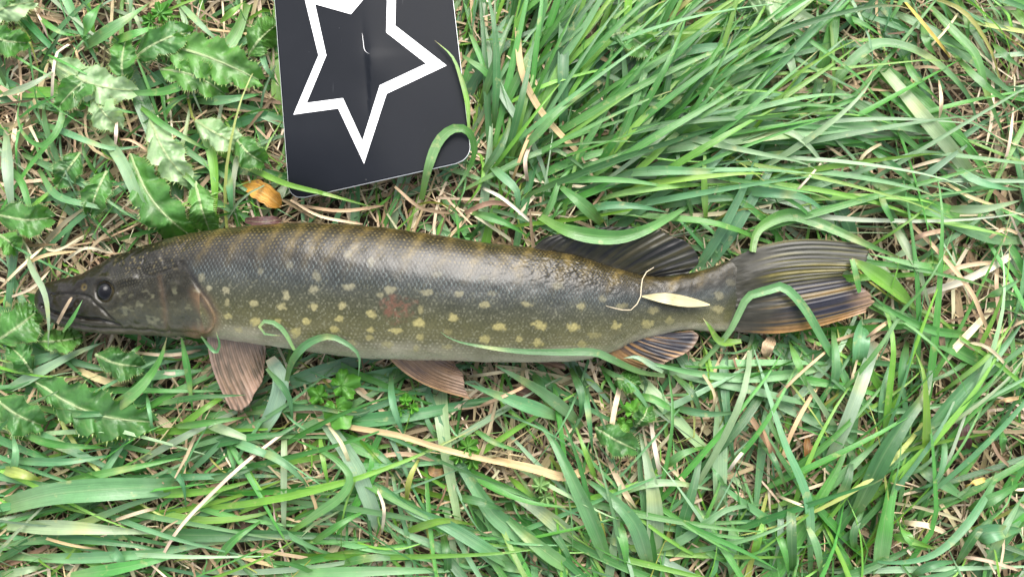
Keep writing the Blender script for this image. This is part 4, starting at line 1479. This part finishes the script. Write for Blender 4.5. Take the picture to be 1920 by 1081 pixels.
def plant(name, label, cat, px, py):
    o = bpy.data.objects.new(name, None); C.objects.link(o)
    x, y = U(px, py, 0.0)
    o['label'] = label; o['category'] = cat
    return o


T = [('prickly thistle with pale leaf undersides between the card and the snout', (230, 200),
      [((94, 114), (250, 170), 36, 1), ((232, 158), (236, 76), 26, 0), ((285, 78), (485, 150), 42, 0), ((281, 222), (352, 338), 34, 1),
       ((366, 226), (452, 272), 27, 1), ((244, 288), (362, 445), 40, 0), ((366, 340), (396, 440), 27, 0), ((171, 170), (222, 238), 30, 1),
       ((150, 285), (110, 345), 26, 0), ((440, 255), (495, 305), 27, 0), ((465, 105), (522, 45), 32, 0), ((250, 110), (360, 60), 30, 0),
       ((300, 130), (420, 175), 30, 0), ((190, 130), (110, 200), 28, 0), ((200, 320), (170, 400), 27, 0)]),
     ('thistle leaf rosette at the far corner beyond the snout', (10, 20), [((-40, 40), (62, 4), 30, 1), ((-30, 60), (50, 80), 28, 0), ((-20, 20), (20, -50), 28, 0)]),
     ('glossy spiny thistle with a large leaf under the pike\'s chin', (70, 720),
      [((67, 715), (284, 790), 46, 0), ((178, 664), (264, 686), 30, 0), ((-10, 640), (66, 586), 40, 0), ((-10, 745), (76, 795), 36, 0), ((70, 640), (150, 632), 24, 0), ((60, 700), (20, 650), 25, 0)]),
     ('thistle leaves beside the pike\'s head near the dry straw', (40, 410), [((-10, 400), (96, 408), 32, 0), ((-5, 440), (30, 470), 24, 0)]),
     ('thistle half hidden in the dense tuft of grass', (1170, 60), [((1120, 80), (1200, 60), 32, 0), ((1150, 40), (1230, 100), 28, 0), ((1400, -5), (1490, 12), 36, 1), ((1300, 150), (1370, 185), 26, 0)]),
     ('small dark thistle under the bent dry stalk', (1160, 815), [((1115, 800), (1192, 842), 27, 0), ((1150, 710), (1195, 722), 22, 0), ((1190, 800), (1215, 760), 20, 0)])]
sd_ = 100
for lab, (bx, by), leaves in T:
    o = plant('thistle', lab, 'thistle', bx, by)
    for p0, p1, hw, un in leaves:
        sd_ += 1
        thistle_leaf(o, p0, p1, hw, un, sd_)


def herb_leaf(parent, cx, cy, rpx, ang, lobes, seed, colr, z0=0.03):
    r = np.random.default_rng(seed)
    n, m = 64, 7
    th = np.linspace(-np.pi * 0.93, np.pi * 0.93, n)[:, None]; q = np.linspace(0, 1, m)[None]
    rad = rpx * (0.62 + 0.38 * np.abs(np.cos(th * lobes / 2)) ** 0.6 + 0.06 * np.sin(th * lobes * 3.0)) * (0.75 + 0.25 * np.cos(th))
    px = cx + rad * q * np.cos(th + ang); py = cy - rad * q * np.sin(th + ang)
    z = z0 + 0.004 * q ** 2 * np.cos(th * lobes) + 0.003 * (fbm(th * 2 + q, q * 3 + th * 0, seed, 2) - 0.5) + 0 * th
    hf = look(DIST, *U(px, py, z), 0.2); z = np.minimum(z, 0.012 + hf * 2)
    X, Y = U(px, py, z)
    cl = np.broadcast_to(fc(colr), (n, m, 3)).copy()
    cl = mixc(cl, fc(colr) * 1.8 + 0.03, np.exp(-((np.abs(np.sin(th * lobes / 2)) / 0.12) ** 2)) * 0.5 * (q > 0.1) + 0 * q)
    uv = np.stack([np.zeros((n, m)), q + 0 * th], -1)
    lf = obj('leaf', mesh('leaf', np.stack([X, Y, z], -1), grid_faces(n, m), uv, cl), M_HERB, parent)
    return lf


HB = [('small bright lobed herb between pectoral and pelvic fins', [(640, 722, 38, 0.3, 5), (632, 765, 42, -1.2, 3), (600, 742, 26, 2.6, 5)], (0.075, 0.23, 0.025)),
      ('tiny fresh herb seedling under the pelvic fin', [(760, 752, 16, 1.5, 5), (772, 764, 14, -0.4, 5), (752, 770, 12, 3.4, 5)], (0.10, 0.30, 0.03)),
      ('round leaved herb sprouting near the bent dry stalk', [(1187, 772, 26, 1.2, 5), (1172, 792, 22, -1.9, 3)], (0.095, 0.27, 0.03)),
      ('feathery little herb beside the long bent stalk', [(876, 838, 24, 0.6, 7), (862, 856, 22, 2.4, 7), (884, 862, 20, -1.0, 7)], (0.075, 0.21, 0.025)),
      ('small divided herb among the thistles', [(300, 26, 26, 1.0, 7), (316, 44, 20, -0.8, 7), (282, 40, 18, 2.6, 7)], (0.07, 0.22, 0.03)),
      ('pale feathery herb tip beside the broad grey blade', [(1012, 912, 22, 1.3, 7), (1022, 930, 18, -1.2, 7)], (0.16, 0.28, 0.09))]
for lab, lv, cl in HB:
    o = plant('small_herb', lab, 'herb', lv[0][0], lv[0][1])
    for i, (cx, cy, rp, an, lo) in enumerate(lv):
        herb_leaf(o, cx, cy, rp, an, lo, sd_ + i, cl, 0.03 - 0.003 * i); sd_ += 3
        stp = np.array([[lv[0][0] + 4, lv[0][1] + rp * 1.4], [(cx + lv[0][0]) / 2, cy + rp * 0.6], [cx, cy]])
        Pq = catmull(stp, 8); x, y = U(Pq[:, 0], Pq[:, 1], 0.024)
        V, uv, cc, F = ribbons(np.stack([x, y, np.linspace(0.008, 0.029 - 0.003 * i, 8)], -1)[None], np.full((1, 8), 0.0016), np.zeros((1, 8)), np.array([-0.3]), 3, np.tile(fc((0.16, 0.26, 0.06)), (1, 8, 1)))
        obj('stem', mesh('stem', V, F, uv, cc), M_HERB, o)

# ------------------------------------------------------------------ mass of grass and litter
BARE = [(110, 470, 120, 70, .95), (1830, 560, 140, 140, .92), (1760, 330, 170, 90, .9), (1880, 200, 100, 130, .9), (1640, 120, 140, 70, .65), (1600, 300, 120, 60, .6),
        (640, 820, 150, 90, .55), (900, 770, 170, 80, .75), (960, 880, 120, 40, .6), (690, 395, 170, 40, .9), (860, 370, 80, 50, .7),
        (470, 960, 70, 50, .9), (1410, 810, 90, 110, .6), (1810, 840, 70, 130, .7), (1500, 320, 110, 60, .6), (1430, 440, 90, 40, .7),
        (140, 940, 200, 40, .3), (300, 950, 120, 60, .5), (1880, 1040, 90, 60, .5), (60, 60, 90, 60, .4), (1620, 700, 80, 60, .3), (1250, 800, 120, 60, .4)]


def px_of(x, y):
    return 960 + x / MM, 540.5 - y / MM


def green_density(x, y):
    px, py = px_of(x, y)
    d = np.ones_like(px)
    for cx, cy, rx, ry, s_ in BARE:
        d = d * (1 - s_ * np.exp(-(((px - cx) / rx) ** 2 + ((py - cy) / ry) ** 2)))
    d = d * (0.35 + 1.1 * fbm(x * 12, y * 12, 71, 3))
    d = d * (1 - 0.6 * np.exp(-(((px - 230) / 200) ** 2 + ((py - 230) / 170) ** 2))) * (1 - 0.5 * np.exp(-(((px - 80) / 130) ** 2 + ((py - 700) / 90) ** 2)))
    tuft = np.exp(-(((px - 1180) / 330) ** 2 + ((py - 200) / 240) ** 2))
    return np.clip(d + tuft * 0.4, 0, 1)


FLOW = np.array([  # px, py, main direction (deg, picture up = +90), spread
    (150, 900, 5, 28), (300, 760, 20, 45), (350, 1000, 8, 35), (700, 950, -25, 50), (980, 980, -42, 35), (1230, 950, 85, 35), (1500, 900, 70, 45),
    (1720, 850, 52, 40), (1850, 1000, 40, 50), (1180, 200, 45, 26), (980, 150, 68, 24), (1330, 260, 22, 26), (1550, 300, -5, 45), (1750, 180, -50, 35),
    (1850, 450, -20, 60), (1700, 600, -20, 60), (250, 250, -40, 60), (80, 320, -60, 50), (420, 120, 40, 60), (640, 740, 20, 60), (900, 740, -30, 50), (1080, 760, -50, 50), (1420, 720, -60, 50)], float)


def flow(x, y):
    px, py = px_of(x, y)
    d2 = (px[:, None] - FLOW[None, :, 0]) ** 2 + (py[:, None] - FLOW[None, :, 1]) ** 2
    wt = np.exp(-d2 / (2 * 110.0 ** 2)) + 1e-12
    cdf = np.cumsum(wt / wt.sum(1, keepdims=True), 1)
    k = (rng.random(len(px))[:, None] > cdf).sum(1).clip(0, len(FLOW) - 1)
    return np.radians(FLOW[k, 2] + FLOW[k, 3] * rng.normal(0, 0.75, len(px)))


def tall_z(x, y, z):
    d = look(DIST, x, y, 0.2)
    lim = 0.007 + np.maximum(d - 0.0035, 0) * 1.3
    z = np.minimum(z, lim)
    n = z.shape[1]
    for _ in range(2):
        zp = np.pad(z, ((0, 0), (1, 1)), mode='edge')
        z = np.minimum(z, (zp[:, :-2] + zp[:, 1:-1] + zp[:, 2:]) / 3 + 0.001)
    return z


def field(N_, lo, hi, wlo, whi, hlo, hhi, n, ext=(0.78, 0.58), dens=True, curv=0.9, straw=False):
    x0 = rng.uniform(-ext[0], ext[0], N_); y0 = rng.uniform(-ext[1], ext[1], N_)
    if dens:
        keep = rng.random(N_) < green_density(x0, y0)
        x0, y0 = x0[keep], y0[keep]
    B = len(x0)
    az = flow(x0, y0) if not straw else rng.uniform(0, 2 * np.pi, B)
    if not straw:
        flip = rng.random(B) < 0.12; az = az + np.pi * flip
    L = rng.uniform(lo, hi, B); W = rng.uniform(wlo, whi, B) * np.clip(L / ((lo + hi) / 2), 0.6, 1.2)
    s = np.linspace(0, 1, n)[None]
    k1 = rng.normal(0, curv, B)[:, None]; k2 = rng.normal(0, curv * 0.7, B)[:, None]
    ang = az[:, None] + k1 * (s - 0.5) + k2 * s ** 2
    kink = (rng.random(B) < 0.10)[:, None] * rng.normal(0, 1.0, B)[:, None]
    ang = ang + kink * sstep(0.0, 0.1, s - rng.uniform(0.35, 0.8, B)[:, None])
    st_ = L[:, None] / (n - 1)
    x = x0[:, None] + np.cumsum(np.cos(ang) * st_, 1) - np.cos(ang[:, :1]) * st_ - np.cos(az)[:, None] * L[:, None] * 0.45
    y = y0[:, None] + np.cumsum(np.sin(ang) * st_, 1) - np.sin(ang[:, :1]) * st_ - np.sin(az)[:, None] * L[:, None] * 0.45
    h = rng.uniform(hlo, hhi, B)[:, None]
    if straw:
        z = h + rng.normal(0, 0.004, B)[:, None] * (s - 0.5) * 2 + 0.003 * np.sin(s * 5 + rng.uniform(0, 6, B)[:, None])
        z = np.maximum(z, 0.001)
    else:
        pk = rng.uniform(0.35, 0.85, B)[:, None]
        z = 0.003 + h * np.where(s < pk, np.sin(np.pi / 2 * s / pk) ** 0.8, 1 - 0.65 * ((s - pk) / (1 - pk)) ** 1.6)
    z = tall_z(x, y, z)
    return np.stack([x, y, z], -1), W, L, B


def blade_cols(B, n, weights):
    keys = list(weights); pr = np.array([weights[k] for k in keys]); pr = pr / pr.sum()
    k = rng.choice(len(keys), B, p=pr)
    base = np.array([PAL[q] for q in keys])[k] * rng.uniform(0.75, 1.25, (B, 1)) * rng.uniform(0.88, 1.12, (B, 3))
    s = np.linspace(0, 1, n)[None]
    c = np.repeat(base[:, None], n, 1)
    dead = ((rng.random(B) < 0.2)[:, None] * sstep(0.8, 1, s))
    c = mixc(c, DEADTIP, dead * 0.8)
    c = mixc(c, fc((0.19, 0.26, 0.08)), np.clip(0.25 - s, 0, 1) * 1.8 + 0 * dead)
    return c


parts = []


def add_mass(P, W, L, B, na, cols, gut, rollsd, kind):
    n = P.shape[1]
    s = np.linspace(0, 1, n)[None]
    Wn = W[:, None] * np.repeat(wprof(s, kind), B, 0)
    roll = rng.normal(0, rollsd, B)[:, None] + rng.normal(0, 0.5, B)[:, None] * (s - 0.5)
    return ribbons(P, Wn, roll, np.full(B, gut), na, cols)


def join(chunks):
    Vs, us, cs, Fs = [], [], [], []; k = 0
    for V, u, c, F in chunks:
        V = V.reshape(-1, 3)
        Vs.append(V); us.append(u.reshape(-1, 2)); cs.append(c.reshape(-1, 3)); Fs.append(F + k); k += len(V)
    return np.concatenate(Vs), np.concatenate(Fs), np.concatenate(us), np.concatenate(cs)


# litter of dead stalks
ch = []
for N_, lo, hi, wl, wh, h0, h1, n in ((26000, 0.02, 0.07, 0.0006, 0.0017, 0.0, 0.013, 5), (7000, 0.03, 0.10, 0.0012, 0.0030, 0.004, 0.018, 6), (1500, 0.03, 0.09, 0.003, 0.006, 0.002, 0.012, 6)):
    P, W, L, B = field(N_, lo, hi, wl, wh, h0, h1, n, dens=False, curv=0.35, straw=True, ext=(0.8, 0.6))
    keys = ['s', 'w', 'n']; k = rng.choice(3, B, p=[0.47, 0.25, 0.28])
    base = np.array([PAL[q] for q in keys])[k] * rng.uniform(0.6, 1.2, (B, 1)) * rng.uniform(0.92, 1.08, (B, 3))
    ch.append(add_mass(P, W, L, B, 3 if wl > 0.001 else 2, np.repeat(base[:, None], n, 1), 0.12, 0.5, 'straw'))
V, F, u, c = join(ch)
obj('straw_litter', mesh('straw_litter', V, F, u, c), M_STRAW, label='tangled tan litter of dead grass stalks covering the soil', cat='straw', kind='stuff')

# undergrowth: fine blades, then middling ones
ch = []
P, W, L, B = field(9000, 0.025, 0.075, 0.0013, 0.0032, 0.006, 0.022, 7)
ch.append(add_mass(P, W, L, B, 3, blade_cols(B, 7, {'g': 3, 'y': 2.2, 'd': 2, 't': 1.5, 'o': .5}), 0.12, 0.6, ''))
P, W, L, B = field(1800, 0.07, 0.18, 0.0040, 0.0075, 0.006, 0.024, 12, curv=0.3)
ch.append(add_mass(P, W, L, B, 3, blade_cols(B, 12, {'g': 3, 'b': 2, 'd': 2.2, 't': 3, 'p': 1.0, 'y': 1.2}), 0.12, 0.45, ''))
P, W, L, B = field(2700, 0.07, 0.19, 0.0016, 0.0036, 0.010, 0.032, 12, curv=0.3)
ch.append(add_mass(P, W, L, B, 3, blade_cols(B, 12, {'g': 3, 'b': .6, 'd': .8, 't': 3, 'p': 1.8, 'y': 2.6, 'o': .4}), 0.12, 0.45, ''))
# long narrow blades of the tuft and of the sward that runs past the tail
for N_, cx, cy, sx_, sy_, a0, asd, lo, hi, wl, wh, h0, h1, wts in (
        (165, 1060, 300, 150, 90, 38, 26, 0.11, 0.24, 0.0028, 0.0062, 0.014, 0.042, {'g': 4, 'y': 2, 'd': 1, 't': 2}),
        (55, 960, 190, 60, 110, 66, 18, 0.10, 0.20, 0.0030, 0.0062, 0.014, 0.04, {'g': 4, 'y': 2, 'd': 1.5, 't': 1}),
        (42, 1280, 330, 130, 70, 12, 22, 0.12, 0.26, 0.0028, 0.0055, 0.015, 0.04, {'g': 3, 'y': 2, 'p': 1, 't': 3}),
        (18, 1700, 250, 160, 140, -38, 28, 0.10, 0.22, 0.0028, 0.0055, 0.012, 0.035, {'g': 3, 'y': 2, 'p': 2, 't': 3}),
        (50, 1560, 930, 220, 110, 62, 28, 0.10, 0.24, 0.0028, 0.0060, 0.012, 0.040, {'g': 3, 'y': 1.5, 'p': 2, 't': 3, 'd': 1}),
        (55, 980, 980, 170, 70, -40, 22, 0.10, 0.24, 0.0028, 0.0060, 0.012, 0.036, {'g': 3, 'y': 2, 'p': 2, 't': 3}),
        (65, 230, 930, 200, 90, 8, 20, 0.12, 0.26, 0.0028, 0.0060, 0.010, 0.032, {'g': 2, 'y': 1.5, 'p': 3, 't': 3})):
    pxs, pys = rng.normal(cx, sx_, N_), rng.normal(cy, sy_, N_)
    x0, y0 = U(pxs, pys, 0.01)
    ok = look(DIST, x0, y0, 0.2) > 0.006
    x0, y0 = x0[ok], y0[ok]; B = len(x0); n = 14
    s_ = np.linspace(0, 1, n)[None]
    az = np.radians(rng.normal(a0, asd, B))[:, None] + rng.normal(0, 0.22, B)[:, None] * s_ + rng.normal(0, 0.18, B)[:, None] * s_ ** 2
    L = rng.uniform(lo, hi, B)
    x = x0[:, None] + np.cumsum(np.cos(az), 1) * L[:, None] / n; y = y0[:, None] + np.cumsum(np.sin(az), 1) * L[:, None] / n
    pk = rng.uniform(0.5, 0.95, B)[:, None]
    z = 0.004 + rng.uniform(h0, h1, B)[:, None] * np.where(s_ < pk, np.sin(np.pi / 2 * s_ / pk) ** 0.8, 1 - 0.4 * ((s_ - pk) / (1 - pk)) ** 1.6)
    z = tall_z(x, y, z)
    ch.append(add_mass(np.stack([x, y, z], -1), rng.uniform(wl, wh, B), L, B, 3, blade_cols(B, n, wts), 0.14, 0.35, ''))
# broad blades: the largest stand as objects of their own, the rest join the mat
P, W, L, B = field(260, 0.10, 0.20, 0.0070, 0.0110, 0.006, 0.022, 18, ext=(0.46, 0.32), curv=0.35)
cl_ = blade_cols(B, 18, {'g': 2.5, 'b': 2, 'd': 1, 't': 3.5, 'p': 1.6, 'y': 1})
ppx, ppy = px_of(P[..., 0], P[..., 1])
size = ((ppx > 0) & (ppx < 1920) & (ppy > 0) & (ppy < 1081) & (look(DIST, P[..., 0], P[..., 1], 0.2) > 0)).mean(1) * W * L
order = np.argsort(-size)
for k in order[:60]:
    r_ = add_mass(P[k:k + 1], W[k:k + 1], L[k:k + 1], 1, 5, cl_[k:k + 1], 0.14, 0.25, '')
    pts_ = np.stack([ppx[k], ppy[k]], 1)
    gw = cl_[k, 9]
    ck = min('gbytpd', key=lambda q: float(((np.array(PAL[q]) - gw) ** 2).sum()))
    gg_, ll_ = region(pts_, W[k] / MM, ck)
    recentre(obj('grass_blade', mesh('grass_blade', r_[0], r_[3], r_[1], r_[2]), M_BLADE, label=ll_, cat='grass blade', group=gg_))
rest = order[60:]
ch.append(add_mass(P[rest], W[rest], L[rest], len(rest), 3, cl_[rest], 0.14, 0.25, ''))
V, F, u, c = join(ch)
obj('grass', mesh('grass', V, F, u, c), M_FINE, label='thick mat of shorter green grass growing through the straw', cat='grass', kind='stuff')

# grass going on around the place, outside what the photograph frames
B0 = 9000
x0 = rng.uniform(-2.2, 2.2, B0 * 2); y0 = rng.uniform(-2.2, 2.2, B0 * 2)
k = (np.abs(x0) > 0.72) | (np.abs(y0) > 0.52)
x0, y0 = x0[k][:B0], y0[k][:B0]; B = len(x0)
n = 8; s = np.linspace(0, 1, n)[None]
az = rng.uniform(0, 2 * np.pi, B)[:, None] + rng.normal(0, 0.8, B)[:, None] * s
L = rng.uniform(0.08, 0.2, B)[:, None]
x = x0[:, None] + np.cumsum(np.cos(az) * L / n, 1); y = y0[:, None] + np.cumsum(np.sin(az) * L / n, 1)
inn = ((np.abs(x) < 0.5) & (np.abs(y) < 0.33)).any(1)
z = 0.0 + rng.uniform(0.01, 0.05, B)[:, None] * np.sin(np.pi * s * 0.8)
P = np.stack([x, y, z], -1)[~inn]; B = len(P)
ch = [add_mass(P, rng.uniform(0.004, 0.009, B), L, B, 3, blade_cols(B, n, {'g': 3, 'b': 2, 't': 3, 'p': 1, 'y': 1.5, 's': 2.5, 'n': 1}), 0.12, 0.45, '')]
V, F, u, c = join(ch)
obj('meadow_grass', mesh('meadow_grass', V, F, u, c), M_FINE, label='rough meadow grass and straw going on around the pike and card', cat='grass', kind='stuff')
